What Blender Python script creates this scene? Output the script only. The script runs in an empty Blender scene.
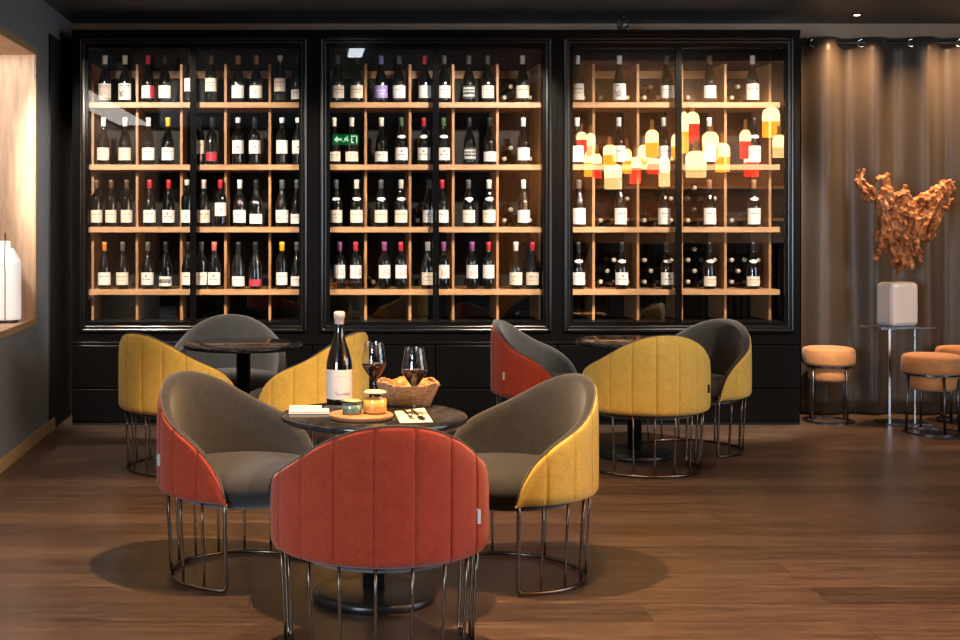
import bpy, bmesh, math, random
from mathutils import Vector, Matrix
random.seed(7)
S = bpy.context.scene
COL = S.collection
PI = math.pi
F = 1360.0; CX = 310.0; CY = 216.0; HC = 1.41      # focal length in px, principal point, eye height

def PX(px, D): return (px - CX) * D / F
def PZ(py, D): return HC - (py - CY) * D / F

# ------------------------------------------------------------------ materials
def mat_new(name):
    m = bpy.data.materials.new(name); m.use_nodes = True
    nt = m.node_tree; nt.nodes.clear()
    out = nt.nodes.new('ShaderNodeOutputMaterial')
    b = nt.nodes.new('ShaderNodeBsdfPrincipled')
    nt.links.new(b.outputs[0], out.inputs[0])
    return m, nt, b, out
def simple(name, col, rough=0.5, metal=0.0, spec=0.5, emit=None, es=0.0, sheen=0.0, coat=0.0, trans=0.0):
    m, nt, b, out = mat_new(name)
    b.inputs['Base Color'].default_value = (*col, 1)
    b.inputs['Roughness'].default_value = rough
    b.inputs['Metallic'].default_value = metal
    b.inputs['Specular IOR Level'].default_value = spec
    b.inputs['Sheen Weight'].default_value = sheen
    b.inputs['Coat Weight'].default_value = coat
    b.inputs['Transmission Weight'].default_value = trans
    if emit:
        b.inputs['Emission Color'].default_value = (*emit, 1); b.inputs['Emission Strength'].default_value = es
    return m
def nd(nt, typ, **kw):
    n = nt.nodes.new(typ)
    for k, v in kw.items(): setattr(n, k, v)
    return n
def ramp(nt, fac, stops):
    r = nd(nt, 'ShaderNodeValToRGB')
    e = r.color_ramp.elements
    while len(e) < len(stops): e.new(0.5)
    for i, (p, c) in enumerate(stops):
        e[i].position = p; e[i].color = (*c, 1)
    nt.links.new(fac, r.inputs[0])
    return r.outputs[0]
def mapped(nt, scale, coord='Object', rot=(0, 0, 0)):
    tc = nd(nt, 'ShaderNodeTexCoord'); mp = nd(nt, 'ShaderNodeMapping')
    mp.inputs['Scale'].default_value = scale; mp.inputs['Rotation'].default_value = rot
    nt.links.new(tc.outputs[coord], mp.inputs[0])
    return mp.outputs[0]
def noise(nt, vec, scale, detail=4, rough=0.5, dist=0.0):
    n = nd(nt, 'ShaderNodeTexNoise')
    n.inputs['Scale'].default_value = scale; n.inputs['Detail'].default_value = detail
    n.inputs['Roughness'].default_value = rough; n.inputs['Distortion'].default_value = dist
    if vec is not None: nt.links.new(vec, n.inputs['Vector'])
    return n.outputs[0]
def bump(nt, b, h, strength, dist=0.01):
    n = nd(nt, 'ShaderNodeBump'); n.inputs['Strength'].default_value = strength; n.inputs['Distance'].default_value = dist
    nt.links.new(h, n.inputs['Height']); nt.links.new(n.outputs[0], b.inputs['Normal'])

def fabric(name, dark, light, scale=260, rough=0.95, sheen=0.25):
    m, nt, b, out = mat_new(name)
    v = mapped(nt, (1, 1, 1))
    f = noise(nt, v, scale, 3, 0.7)
    g = noise(nt, v, 25, 3, 0.6)
    mx = nd(nt, 'ShaderNodeMath', operation='MULTIPLY_ADD'); mx.inputs[1].default_value = 0.75
    nt.links.new(f, mx.inputs[0]); 
    sc = nd(nt, 'ShaderNodeMath', operation='MULTIPLY'); sc.inputs[1].default_value = 0.25
    nt.links.new(g, sc.inputs[0]); nt.links.new(sc.outputs[0], mx.inputs[2])
    nt.links.new(ramp(nt, mx.outputs[0], [(0.35, dark), (0.65, light)]), b.inputs['Base Color'])
    b.inputs['Roughness'].default_value = rough
    b.inputs['Sheen Weight'].default_value = sheen
    b.inputs['Specular IOR Level'].default_value = 0.2
    bump(nt, b, f, 0.35, 0.002)
    return m
def wood(name, stops, axis=0, stretch=12, scale=3.0, rough=0.45, spec=0.4):
    m, nt, b, out = mat_new(name)
    s = [stretch] * 3; s[axis] = 1.0
    v = mapped(nt, tuple(s))
    f = noise(nt, v, scale, 6, 0.62, 0.6)
    nt.links.new(ramp(nt, f, stops), b.inputs['Base Color'])
    b.inputs['Roughness'].default_value = rough
    b.inputs['Specular IOR Level'].default_value = spec
    bump(nt, b, f, 0.08, 0.004)
    return m
def thin_glass(name, tint=(1, 1, 1), ior=1.5, rough=0.0):
    m, nt, b, out = mat_new(name)
    nt.nodes.remove(b)
    t = nd(nt, 'ShaderNodeBsdfTransparent'); t.inputs[0].default_value = (*tint, 1)
    g = nd(nt, 'ShaderNodeBsdfGlossy'); g.inputs['Roughness'].default_value = rough
    lw = nd(nt, 'ShaderNodeLayerWeight'); lw.inputs[0].default_value = 0.5
    pw = nd(nt, 'ShaderNodeMath', operation='POWER'); pw.inputs[1].default_value = 5.0
    nt.links.new(lw.outputs['Facing'], pw.inputs[0])
    f0 = ((ior - 1) / (ior + 1)) ** 2
    fr = nd(nt, 'ShaderNodeMath', operation='MULTIPLY_ADD'); fr.inputs[1].default_value = 1 - f0; fr.inputs[2].default_value = f0
    nt.links.new(pw.outputs[0], fr.inputs[0])
    mx = nd(nt, 'ShaderNodeMixShader')
    nt.links.new(fr.outputs[0], mx.inputs[0]); nt.links.new(t.outputs[0], mx.inputs[1]); nt.links.new(g.outputs[0], mx.inputs[2])
    nt.links.new(mx.outputs[0], out.inputs[0])
    return m

M = {}
M['red'] = fabric('red_felt', (0.29, 0.029, 0.012), (0.46, 0.066, 0.027))
M['yellow'] = fabric('yellow_felt', (0.52, 0.345, 0.052), (0.79, 0.57, 0.135))
M['charcoal'] = fabric('charcoal_felt', (0.016, 0.0165, 0.018), (0.038, 0.038, 0.040))
M['pipe'] = fabric('taupe_piping', (0.06, 0.05, 0.042), (0.11, 0.095, 0.08))
M['stool'] = fabric('tan_felt', (0.38, 0.16, 0.055), (0.55, 0.27, 0.11))
M['bronze'] = simple('bronze_metal', (0.17, 0.135, 0.105), 0.27, 1.0)
M['steel'] = simple('steel', (0.55, 0.55, 0.55), 0.25, 1.0)
M['chrome'] = simple('chrome', (0.8, 0.8, 0.8), 0.15, 1.0)
M['darksteel'] = simple('dark_steel', (0.10, 0.10, 0.11), 0.3, 1.0)
M['blackmetal'] = simple('black_metal', (0.012, 0.012, 0.013), 0.3, 0.0, 0.5)
M['lacquer'] = simple('black_lacquer', (0.0035, 0.0034, 0.0038), 0.17, 0.0, 0.11)
M['bevel'] = simple('black_moulding', (0.004, 0.004, 0.0045), 0.2, 0.0, 0.5)
M['inside'] = simple('black_panel', (0.004, 0.004, 0.005), 0.6, 0.0, 0.3)
M['oak'] = wood('oak', [(0.3, (0.36, 0.19, 0.085)), (0.7, (0.58, 0.335, 0.165))], 0, 10, 6)
M['oakv'] = wood('oak_upright', [(0.3, (0.30, 0.15, 0.065)), (0.7, (0.48, 0.26, 0.12))], 2, 10, 6)
M['niche'] = wood('pale_oak_lining', [(0.25, (0.30, 0.185, 0.115)), (0.5, (0.46, 0.31, 0.21)), (0.75, (0.58, 0.42, 0.30))], 2, 9, 3.0, 0.5)
M['niche_flat'] = wood('pale_oak_shelf', [(0.25, (0.36, 0.20, 0.11)), (0.75, (0.60, 0.41, 0.26))], 1, 9, 3.0, 0.5)
M['edge'] = wood('oak_edging', [(0.3, (0.25, 0.17, 0.09)), (0.7, (0.38, 0.27, 0.15))], 1, 9, 4.0, 0.5)
M['base'] = wood('oak_baseboard', [(0.3, (0.26, 0.17, 0.08)), (0.7, (0.42, 0.29, 0.15))], 1, 9, 4.0, 0.45)
M['glass'] = thin_glass('cabinet_glass', (1, 1, 1), 1.72)
M['clear'] = thin_glass('clear_glass', (0.97, 0.98, 0.97), 1.75)
M['bottle'] = simple('dark_bottle_glass', (0.003, 0.0035, 0.0028), 0.05, 0, 0.9)
M['wine'] = simple('red_wine', (0.014, 0.001, 0.003), 0.05, 0, 0.5)
M['cream'] = simple('cream_paper', (0.80, 0.74, 0.62), 0.7)
M['white'] = simple('white_paper', (0.82, 0.80, 0.76), 0.7)
M['tag'] = simple('white_tag', (0.75, 0.75, 0.72), 0.8)
M['tagdark'] = simple('dark_tag', (0.03, 0.03, 0.03), 0.8)
M['marble_white'] = simple('white_stone', (0.78, 0.75, 0.72), 0.55)

def wallpaint(name, c, rough=0.6):
    m, nt, b, out = mat_new(name)
    v = mapped(nt, (1, 1, 1)); f = noise(nt, v, 1.2, 5, 0.6)
    nt.links.new(ramp(nt, f, [(0.3, tuple(x * 0.88 for x in c)), (0.7, tuple(x * 1.1 for x in c))]), b.inputs['Base Color'])
    b.inputs['Roughness'].default_value = rough
    return m
M['wall_grey'] = wallpaint('slate_paint', (0.15, 0.178, 0.21), 0.5)
M['wall_taupe'] = wallpaint('taupe_paint', (0.26, 0.20, 0.15), 0.7)
M['wall_dark'] = wallpaint('dark_paint', (0.014, 0.013, 0.013), 0.7)
M['ceiling'] = wallpaint('dark_ceiling_paint', (0.060, 0.068, 0.078), 0.5)

def floor_mat():
    m, nt, b, out = mat_new('brown_planks')
    v = mapped(nt, (1, 1, 1))
    br = nd(nt, 'ShaderNodeTexBrick')
    br.offset = 0.37; br.offset_frequency = 2; br.squash = 1.0
    br.inputs['Color1'].default_value = (0.0, 0.0, 0.0, 1); br.inputs['Color2'].default_value = (1, 1, 1, 1)
    br.inputs['Mortar'].default_value = (0.5, 0.5, 0.5, 1)
    br.inputs['Scale'].default_value = 1.0; br.inputs['Mortar Size'].default_value = 0.0022
    br.inputs['Mortar Smooth'].default_value = 0.0
    br.inputs['Brick Width'].default_value = 1.9; br.inputs['Row Height'].default_value = 0.215
    nt.links.new(v, br.inputs['Vector'])
    st = mapped(nt, (1.0, 14, 1))
    # shift the grain plank by plank
    add = nd(nt, 'ShaderNodeVectorMath', operation='MULTIPLY_ADD')
    add.inputs[1].default_value = (9, 5, 3)
    nt.links.new(br.outputs[0], add.inputs[0]); nt.links.new(st, add.inputs[2])
    g = noise(nt, add.outputs[0], 2.6, 8, 0.68, 0.5)
    g2 = noise(nt, add.outputs[0], 14, 4, 0.6)
    mg = nd(nt, 'ShaderNodeMix', data_type='FLOAT'); mg.inputs[0].default_value = 0.4
    nt.links.new(g, mg.inputs[2]); nt.links.new(g2, mg.inputs[3])
    mr = nd(nt, 'ShaderNodeMix', data_type='FLOAT'); mr.inputs[0].default_value = 0.13
    nt.links.new(mg.outputs[0], mr.inputs[2]); nt.links.new(br.outputs[0], mr.inputs[3])
    col = ramp(nt, mr.outputs[0], [(0.36, (0.024, 0.014, 0.0105)), (0.5, (0.064, 0.039, 0.028)), (0.64, (0.140, 0.092, 0.068))])
    dk = nd(nt, 'ShaderNodeMix', data_type='RGBA'); dk.inputs[7].default_value = (0.02, 0.01, 0.006, 1)
    nt.links.new(br.outputs['Fac'], dk.inputs[0]); nt.links.new(col, dk.inputs[6])
    nt.links.new(dk.outputs[2], b.inputs['Base Color'])
    rr = nd(nt, 'ShaderNodeMapRange'); rr.inputs[3].default_value = 0.24; rr.inputs[4].default_value = 0.42
    nt.links.new(g, rr.inputs[0]); nt.links.new(rr.outputs[0], b.inputs['Roughness'])
    b.inputs['Specular IOR Level'].default_value = 0.4
    inv = nd(nt, 'ShaderNodeMath', operation='SUBTRACT'); nt.links.new(mr.outputs[0], inv.inputs[0]); nt.links.new(br.outputs['Fac'], inv.inputs[1])
    bump(nt, b, inv.outputs[0], 0.12, 0.004)
    return m
M['floor'] = floor_mat()

def marble():
    m, nt, b, out = mat_new('black_marble')
    v = mapped(nt, (1, 1, 1))
    f = noise(nt, v, 9, 8, 0.7, 1.5)
    nt.links.new(ramp(nt, f, [(0.4, (0.012, 0.012, 0.014)), (0.56, (0.022, 0.022, 0.025)), (0.63, (0.06, 0.06, 0.065)), (0.67, (0.016, 0.016, 0.018))]), b.inputs['Base Color'])
    b.inputs['Roughness'].default_value = 0.16
    return m
M['marble'] = marble()

def curtain_mat():
    m, nt, b, out = mat_new('taupe_curtain')
    v = mapped(nt, (1, 1, 1)); f = noise(nt, mapped(nt, (3, 3, 40)), 30, 2)
    nt.links.new(ramp(nt, f, [(0.3, (0.040, 0.029, 0.021)), (0.7, (0.056, 0.041, 0.030))]), b.inputs['Base Color'])
    b.inputs['Roughness'].default_value = 0.44; b.inputs['Sheen Weight'].default_value = 0.05
    b.inputs['Specular IOR Level'].default_value = 0.5
    bump(nt, b, f, 0.1, 0.002)
    return m
M['curtain'] = curtain_mat()

def root_mat():
    m, nt, b, out = mat_new('root_wood')
    v = mapped(nt, (1, 1, 0.3))
    f = noise(nt, v, 16, 7, 0.7, 1.2)
    nt.links.new(ramp(nt, f, [(0.32, (0.035, 0.010, 0.003)), (0.45, (0.24, 0.078, 0.020)), (0.57, (0.46, 0.18, 0.055)), (0.68, (0.78, 0.52, 0.32))]), b.inputs['Base Color'])
    b.inputs['Roughness'].default_value = 0.5
    f2 = noise(nt, v, 40, 5, 0.7)
    bump(nt, b, f2, 0.7, 0.01)
    return m
M['root'] = root_mat()

def basket_mat():
    m, nt, b, out = mat_new('wicker')
    v = mapped(nt, (1, 1, 4)); f = noise(nt, v, 60, 3)
    nt.links.new(ramp(nt, f, [(0.3, (0.25, 0.11, 0.04)), (0.7, (0.58, 0.33, 0.15))]), b.inputs['Base Color'])
    b.inputs['Roughness'].default_value = 0.6
    return m
M['wicker'] = basket_mat()
def bread_mat():
    m, nt, b, out = mat_new('bread_crust')
    v = mapped(nt, (1, 1, 1)); f = noise(nt, v, 22, 4)
    nt.links.new(ramp(nt, f, [(0.35, (0.30, 0.085, 0.014)), (0.65, (0.62, 0.26, 0.06))]), b.inputs['Base Color'])
    b.inputs['Roughness'].default_value = 0.5
    bump(nt, b, noise(nt, v, 60, 3), 0.3, 0.004)
    return m
M['bread'] = bread_mat()
M['board'] = wood('beech_board', [(0.3, (0.34, 0.14, 0.055)), (0.7, (0.50, 0.23, 0.10))], 0, 8, 8, 0.45)
M['board_edge'] = M['board']
M['teal'] = simple('green_spread', (0.10, 0.20, 0.16), 0.4)
M['honey'] = simple('yellow_spread', (0.75, 0.42, 0.08), 0.4)
M['lidcream'] = simple('cream_lid', (0.72, 0.62, 0.36), 0.4)
M['lidgreen'] = simple('green_lid', (0.35, 0.36, 0.20), 0.35)

# label materials: paper with printed rectangles / words, in label UV space
def label_mat(name, base, marks):
    m, nt, b, out = mat_new(name)
    uv = nd(nt, 'ShaderNodeUVMap'); sp = nd(nt, 'ShaderNodeSeparateXYZ'); nt.links.new(uv.outputs[0], sp.inputs[0])
    cur = nd(nt, 'ShaderNodeRGB'); cur.outputs[0].default_value = (*base, 1); cur = cur.outputs[0]
    def within(sock, a, c):
        mid, half = (a + c) / 2, (c - a) / 2
        n = nd(nt, 'ShaderNodeMath', operation='COMPARE'); n.inputs[1].default_value = mid; n.inputs[2].default_value = half
        nt.links.new(sock, n.inputs[0]); return n.outputs[0]
    def mul(p, q):
        n = nd(nt, 'ShaderNodeMath', operation='MULTIPLY'); nt.links.new(p, n.inputs[0]); nt.links.new(q, n.inputs[1]); return n.outputs[0]
    for kind, u0, u1, v0, v1, c in marks:
        f = mul(within(sp.outputs[0], u0, u1), within(sp.outputs[1], v0, v1))
        if kind != 'rect':
            mp = nd(nt, 'ShaderNodeMapping'); nt.links.new(uv.outputs[0], mp.inputs[0])
            if kind == 'text': mp.inputs['Scale'].default_value = (26, 10, 1)
            else: mp.inputs['Scale'].default_value = (5, 5, 1)
            n = noise(nt, mp.outputs[0], 1.0, 3 if kind == 'text' else 5, 0.6, 0.0 if kind == 'text' else 1.5)
            if kind == 'text':
                g = nd(nt, 'ShaderNodeMath', operation='GREATER_THAN'); g.inputs[1].default_value = 0.46; nt.links.new(n, g.inputs[0])
            else:
                g = nd(nt, 'ShaderNodeMath', operation='COMPARE'); g.inputs[1].default_value = 0.5; g.inputs[2].default_value = 0.05; nt.links.new(n, g.inputs[0])
            f = mul(f, g.outputs[0])
        mx = nd(nt, 'ShaderNodeMix', data_type='RGBA'); mx.inputs[7].default_value = (*c, 1)
        nt.links.new(f, mx.inputs[0]); nt.links.new(cur, mx.inputs[6]); cur = mx.outputs[2]
    nt.links.new(cur, b.inputs['Base Color'])
    b.inputs['Roughness'].default_value = 0.6
    return m
GR = (0.22, 0.20, 0.18); BK = (0.02, 0.02, 0.02); RD = (0.45, 0.02, 0.03)
LP = (0.80, 0.77, 0.71)
LAB = {
 'plain': (label_mat('label_plain', LP, [('text', .25, .75, .62, .72, GR), ('text', .3, .7, .44, .5, (.45, .42, .4)), ('text', .35, .65, .2, .25, (.5, .48, .45))]), 'white label'),
 'tan': (label_mat('label_tan', (0.74, 0.64, 0.50), [('text', .25, .75, .6, .7, GR), ('text', .3, .7, .35, .41, GR)]), 'cream label'),
 'crest': (label_mat('label_crest', LP, [('rect', .44, .56, .62, .82, GR), ('text', .25, .75, .4, .5, GR), ('text', .3, .7, .22, .27, (.45, .42, .4))]), 'crested white label'),
 'dot': (label_mat('label_dot', LP, [('rect', .44, .56, .42, .58, (.25, .3, .3)), ('text', .35, .65, .2, .26, GR)]), 'white label with small central motif'),
 'scribble': (label_mat('label_scribble', (0.78, 0.70, 0.60), [('art', .08, .92, .15, .92, (.45, .33, .32)), ('rect', .05, .95, .06, .12, BK)]), 'scribble-drawn label'),
 'figure': (label_mat('label_figure', LP, [('art', .2, .6, .15, .75, BK), ('rect', .22, .5, .84, .9, BK), ('rect', .72, .85, .82, .92, BK)]), 'black-sketch label'),
 'halfred': (label_mat('label_halfred', LP, [('rect', .64, 1.0, .0, 1.0, RD), ('text', .15, .55, .5, .6, GR)]), 'half white half red label'),
 'purple': (label_mat('label_purple', (0.33, 0.27, 0.62), [('text', .2, .8, .55, .65, (.75, .7, .85)), ('text', .3, .7, .3, .38, (.75, .7, .85))]), 'violet label'),
 'block': (label_mat('label_block', LP, [('text', .06, .94, .3, .72, BK), ('rect', .06, .25, .34, .66, BK)]), 'label of heavy black lettering'),
 'redcross': (label_mat('label_redcross', (0.06, 0.05, 0.06), [('art', .05, .95, .05, .95, (.7, .02, .05)), ('rect', .15, .42, .3, .7, (.7, .02, .06)), ('rect', .55, .85, .3, .7, (.7, .02, .06))]), 'black and red label'),
 'bands': (label_mat('label_bands', (0.04, 0.045, 0.045), [('text', .1, .9, .7, .85, LP), ('text', .05, .95, .45, .6, (.55, .6, .58)), ('text', .1, .9, .12, .3, LP)]), 'dark label with pale lettering'),
 'sketch': (label_mat('label_sketch', LP, [('art', .2, .85, .15, .85, (.25, .25, .25))]), 'grey-sketch label'),
 'slip': (label_mat('label_slip', (0.78, 0.74, 0.70), [('art', .35, .9, .2, .7, (.5, .3, .28)), ('rect', .45, .55, .82, .9, GR)]), 'pinkish-white label'),
 'warm': (label_mat('label_warm', (0.80, 0.70, 0.56), [('text', .2, .8, .62, .72, GR), ('text', .3, .7, .4, .46, GR)]), 'ivory label'),
}
CAPC = {'cream': (0.72, 0.66, 0.54), 'white': (0.78, 0.77, 0.74), 'red': (0.50, 0.03, 0.04), 'black': (0.018, 0.018, 0.02), 'grey': (0.10, 0.10, 0.10),
        'tan': (0.36, 0.17, 0.08), 'yellow': (0.85, 0.48, 0.02), 'orange': (0.72, 0.24, 0.03), 'pink': (0.62, 0.18, 0.13), 'violet': (0.35, 0.27, 0.65),
        'plum': (0.25, 0.07, 0.20), 'green': (0.06, 0.12, 0.05), 'brown': (0.10, 0.06, 0.035), 'stone': (0.40, 0.36, 0.28)}
CAP = {k: simple('capsule_' + k, c, 0.38) for k, c in CAPC.items()}

# ------------------------------------------------------------------ mesh helpers
class MB:
    def __init__(s): s.v = []; s.f = []; s.sm = []; s.uv = None
    def add(s, vs, fs, smooth=False):
        o = len(s.v); s.v += [tuple(v) for v in vs]; s.f += [tuple(i + o for i in f) for f in fs]; s.sm += [smooth] * len(fs)
        return o
    def box(s, x0, x1, y0, y1, z0, z1, bev=0.0):
        if bev > 0:
            bm = bmesh.new(); bmesh.ops.create_cube(bm, size=1)
            for v in bm.verts: v.co = ((x0 + x1) / 2 + v.co.x * (x1 - x0), (y0 + y1) / 2 + v.co.y * (y1 - y0), (z0 + z1) / 2 + v.co.z * (z1 - z0))
            bmesh.ops.bevel(bm, geom=list(bm.edges), offset=bev, segments=2, affect='EDGES', profile=0.5)
            bm.verts.index_update()
            s.add([v.co[:] for v in bm.verts], [[v.index for v in f.verts] for f in bm.faces]); bm.free()
            return s
        vs = [(x0, y0, z0), (x1, y0, z0), (x1, y1, z0), (x0, y1, z0), (x0, y0, z1), (x1, y0, z1), (x1, y1, z1), (x0, y1, z1)]
        s.add(vs, [(0, 3, 2, 1), (4, 5, 6, 7), (0, 1, 5, 4), (1, 2, 6, 5), (2, 3, 7, 6), (3, 0, 4, 7)])
        return s
    def lathe(s, prof, n=32, c=(0, 0, 0), smooth=True, cap=False):
        vs = []; fs = []
        for r, z in prof:
            for i in range(n):
                a = 2 * PI * i / n; vs.append((c[0] + r * math.cos(a), c[1] + r * math.sin(a), c[2] + z))
        for j in range(len(prof) - 1):
            for i in range(n):
                k = (i + 1) % n; fs.append((j * n + i, j * n + k, (j + 1) * n + k, (j + 1) * n + i))
        s.add(vs, fs, smooth)
        return s
    def tube(s, pts, r, n=8, closed=False, caps=True):
        pts = [Vector(p) for p in pts]; m = len(pts)
        rs = r if isinstance(r, (list, tuple)) else [r] * m
        tang = []
        for i in range(m):
            if closed: t = pts[(i + 1) % m] - pts[i - 1]
            else: t = pts[min(i + 1, m - 1)] - pts[max(i - 1, 0)]
            tang.append(t.normalized())
        up = Vector((0, 0, 1)) if abs(tang[0].z) < 0.9 else Vector((1, 0, 0))
        nrm = (up - tang[0] * up.dot(tang[0])).normalized()
        vs = []
        for i in range(m):
            nrm = (nrm - tang[i] * nrm.dot(tang[i])).normalized(); bi = tang[i].cross(nrm)
            for k in range(n):
                a = 2 * PI * k / n; vs.append(pts[i] + (nrm * math.cos(a) + bi * math.sin(a)) * rs[i])
        fs = []
        for i in range(m if closed else m - 1):
            j = (i + 1) % m
            for k in range(n):
                l = (k + 1) % n; fs.append((i * n + k, i * n + l, j * n + l, j * n + k))
        if caps and not closed:
            fs.append(tuple(range(n))[::-1]); fs.append(tuple((m - 1) * n + k for k in range(n)))
        s.add(vs, fs, True)
        return s
    def mesh(s, name):
        me = bpy.data.meshes.new(name); me.from_pydata(s.v, [], s.f); me.update()
        me.polygons.foreach_set('use_smooth', s.sm)
        bm = bmesh.new(); bm.from_mesh(me); bmesh.ops.recalc_face_normals(bm, faces=bm.faces); bm.to_mesh(me); bm.free()
        if s.uv:
            l = me.uv_layers.new(name='UVMap')
            for p in me.polygons:
                for li in p.loop_indices: l.data[li].uv = s.uv[me.loops[li].vertex_index]
        return me
    def build(s, name, mat, parent=None):
        me = s.mesh(name)
        return link(name, me, mat, parent)
def link(name, me, mat, parent=None):
    o = bpy.data.objects.new(name, me)
    if mat is not None and not me.materials: me.materials.append(mat)
    COL.objects.link(o)
    if parent: o.parent = parent
    return o
def tag(o, label, cat, group=None, kind=None):
    o['label'] = label; o['category'] = cat
    if group: o['group'] = group
    if kind: o['kind'] = kind
    return o
def empty(name, loc=(0, 0, 0), rz=0.0, label=None, cat=None, group=None):
    o = bpy.data.objects.new(name, None); o.empty_display_size = 0.05; COL.objects.link(o)
    o.location = loc; o.rotation_euler = (0, 0, rz)
    if label: tag(o, label, cat, group)
    return o
KIDS = {}
def copy_tree(o, parent=None):
    c = o.copy(); COL.objects.link(c)
    if parent: c.parent = parent
    for ch in [x for x in COL.objects if x.parent == o]: copy_tree(ch, c)
    return c
def struct(o, label=None):
    o['kind'] = 'structure'
    if label: o['label'] = label
    return o
def smoothstep(a, b, x):
    t = max(0.0, min(1.0, (x - a) / (b - a))); return t * t * (3 - 2 * t)
def interp(pts, x):
    # monotone cubic (Catmull-Rom style) through points
    if x <= pts[0][0]: return pts[0][1]
    if x >= pts[-1][0]: return pts[-1][1]
    n = len(pts)
    for i in range(n - 1):
        if pts[i][0] <= x <= pts[i + 1][0]:
            x0, y0 = pts[i]; x1, y1 = pts[i + 1]; h = x1 - x0
            def slope(k):
                if k == 0: return 0.0 if pts[0][0] == 0 else (pts[1][1] - pts[0][1]) / (pts[1][0] - pts[0][0])
                if k == n - 1: return (pts[k][1] - pts[k - 1][1]) / (pts[k][0] - pts[k - 1][0])
                return (pts[k + 1][1] - pts[k - 1][1]) / (pts[k + 1][0] - pts[k - 1][0])
            t = (x - x0) / h; m0 = slope(i) * h; m1 = slope(i + 1) * h
            return (2 * t**3 - 3 * t**2 + 1) * y0 + (t**3 - 2 * t**2 + t) * m0 + (-2 * t**3 + 3 * t**2) * y1 + (t**3 - t**2) * m1

# ------------------------------------------------------------------ camera
cam = bpy.data.cameras.new('camera'); co = bpy.data.objects.new('camera', cam); COL.objects.link(co)
co.location = (0, 0, HC); co.rotation_euler = (PI / 2, 0, 0)
cam.sensor_width = 36.0; cam.sensor_fit = 'HORIZONTAL'; cam.lens = F * 36.0 / 960.0
cam.shift_x = (480 - CX) / 960.0; cam.shift_y = (CY - 320) / 960.0
cam.clip_start = 0.05; cam.clip_end = 100
S.camera = co

# ------------------------------------------------------------------ room shell
XL = -1.705; XR = 7.0; YB = 9.76; YR = -3.0; ZC = 2.79
struct(MB().box(-6.8, XR + 0.3, YR - 0.3, YB + 0.2, -0.12, 0.0).build('floor', M['floor']), 'brown wood plank floor')
struct(MB().box(-6.8, XR + 0.3, YR - 0.3, YB + 0.2, ZC, ZC + 0.15).build('ceiling', M['ceiling']), 'dark painted ceiling')
struct(MB().box(XL - 0.5, XR + 0.3, YB, YB + 0.2, 0, ZC).build('wall_back', M['wall_taupe']), 'taupe wall behind the wine cabinets')
w = MB()
w.box(-6.8, -5.6, YR - 0.3, YR, 0, ZC); w.box(-2.6, XR + 0.3, YR - 0.3, YR, 0, ZC); w.box(-5.6, -2.6, YR - 0.3, YR, 0, 0.4); w.box(-5.6, -2.6, YR - 0.3, YR, 2.6, ZC)
struct(w.build('wall_rear', M['wall_dark']), 'dark wall behind the viewer')
# left wall with the wood-lined niche (Y 3.3..8.447), open to the added side room nearer the viewer
N0, N1, NZ0, NZ1 = 3.3, 8.447, 0.745, 2.443
W0, W1, WZ0, WZ1 = -2.2, 2.4, 0.6, 2.5
T = 0.47
w = MB()
w.box(XL - T, XL, N1, YB, 0, ZC)
w.box(XL - T, XL, N0, N1, 0, NZ0); w.box(XL - T, XL, N0, N1, NZ1, ZC); w.box(XL - T, XL - 0.45, N0, N1, NZ0, NZ1)
w.box(XL - T, XL, 2.95, N0, 0, ZC)
struct(w.build('wall_left', M['wall_grey']), 'slate grey painted wall')
# niche lining
n = MB()
n.box(XL - 0.449, XL - 0.42, N0, N1, NZ0, NZ1)
struct_n = struct(n.build('trim_1', M['niche']), 'pale oak lining of the wall niche')
n = MB(); n.box(XL - 0.42, XL - 0.001, N1 - 0.035, N1, NZ0 + 0.03, NZ1 - 0.035); n.box(XL - 0.42, XL - 0.001, N0, N0 + 0.035, NZ0 + 0.03, NZ1 - 0.035)
n.build('end_panel', M['niche'], struct_n)
n = MB(); n.box(XL - 0.42, XL - 0.001, N0, N1, NZ0, NZ0 + 0.03); n.box(XL - 0.42, XL - 0.001, N0, N1, NZ1 - 0.035, NZ1)
n.build('shelf_board', M['niche_flat'], struct_n)
n = MB()
n.box(XL - 0.001, XL + 0.008, N0 - 0.012, N1 + 0.012, NZ0 - 0.012, NZ0 + 0.03); n.box(XL - 0.001, XL + 0.008, N0 - 0.012, N1 + 0.012, NZ1 - 0.035, NZ1 + 0.012)
n.box(XL - 0.001, XL + 0.008, N1 - 0.03, N1 + 0.012, NZ0 + 0.03, NZ1 - 0.035); n.box(XL - 0.001, XL + 0.008, N0 - 0.012, N0 + 0.03, NZ0 + 0.03, NZ1 - 0.035)
n.build('edging', M['edge'], struct_n)
# baseboard
struct(MB().box(XL, XL + 0.014, -2.9, 9.03, 0, 0.075, 0.003).build('baseboard_left', M['base']), 'oak baseboard along the slate grey wall')
# black filler between left wall and cabinets
f_ = MB(); f_.box(XL + 0.0005, XL + 0.012, 9.03, 9.74, 0.0, 2.60); f_.box(XL + 0.0005, XL + 0.012, 8.87, 9.03, 0.08, 2.60)
struct(f_.build('trim_2', M['inside']), 'black side panel on the grey wall beside the cabinets')
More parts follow.
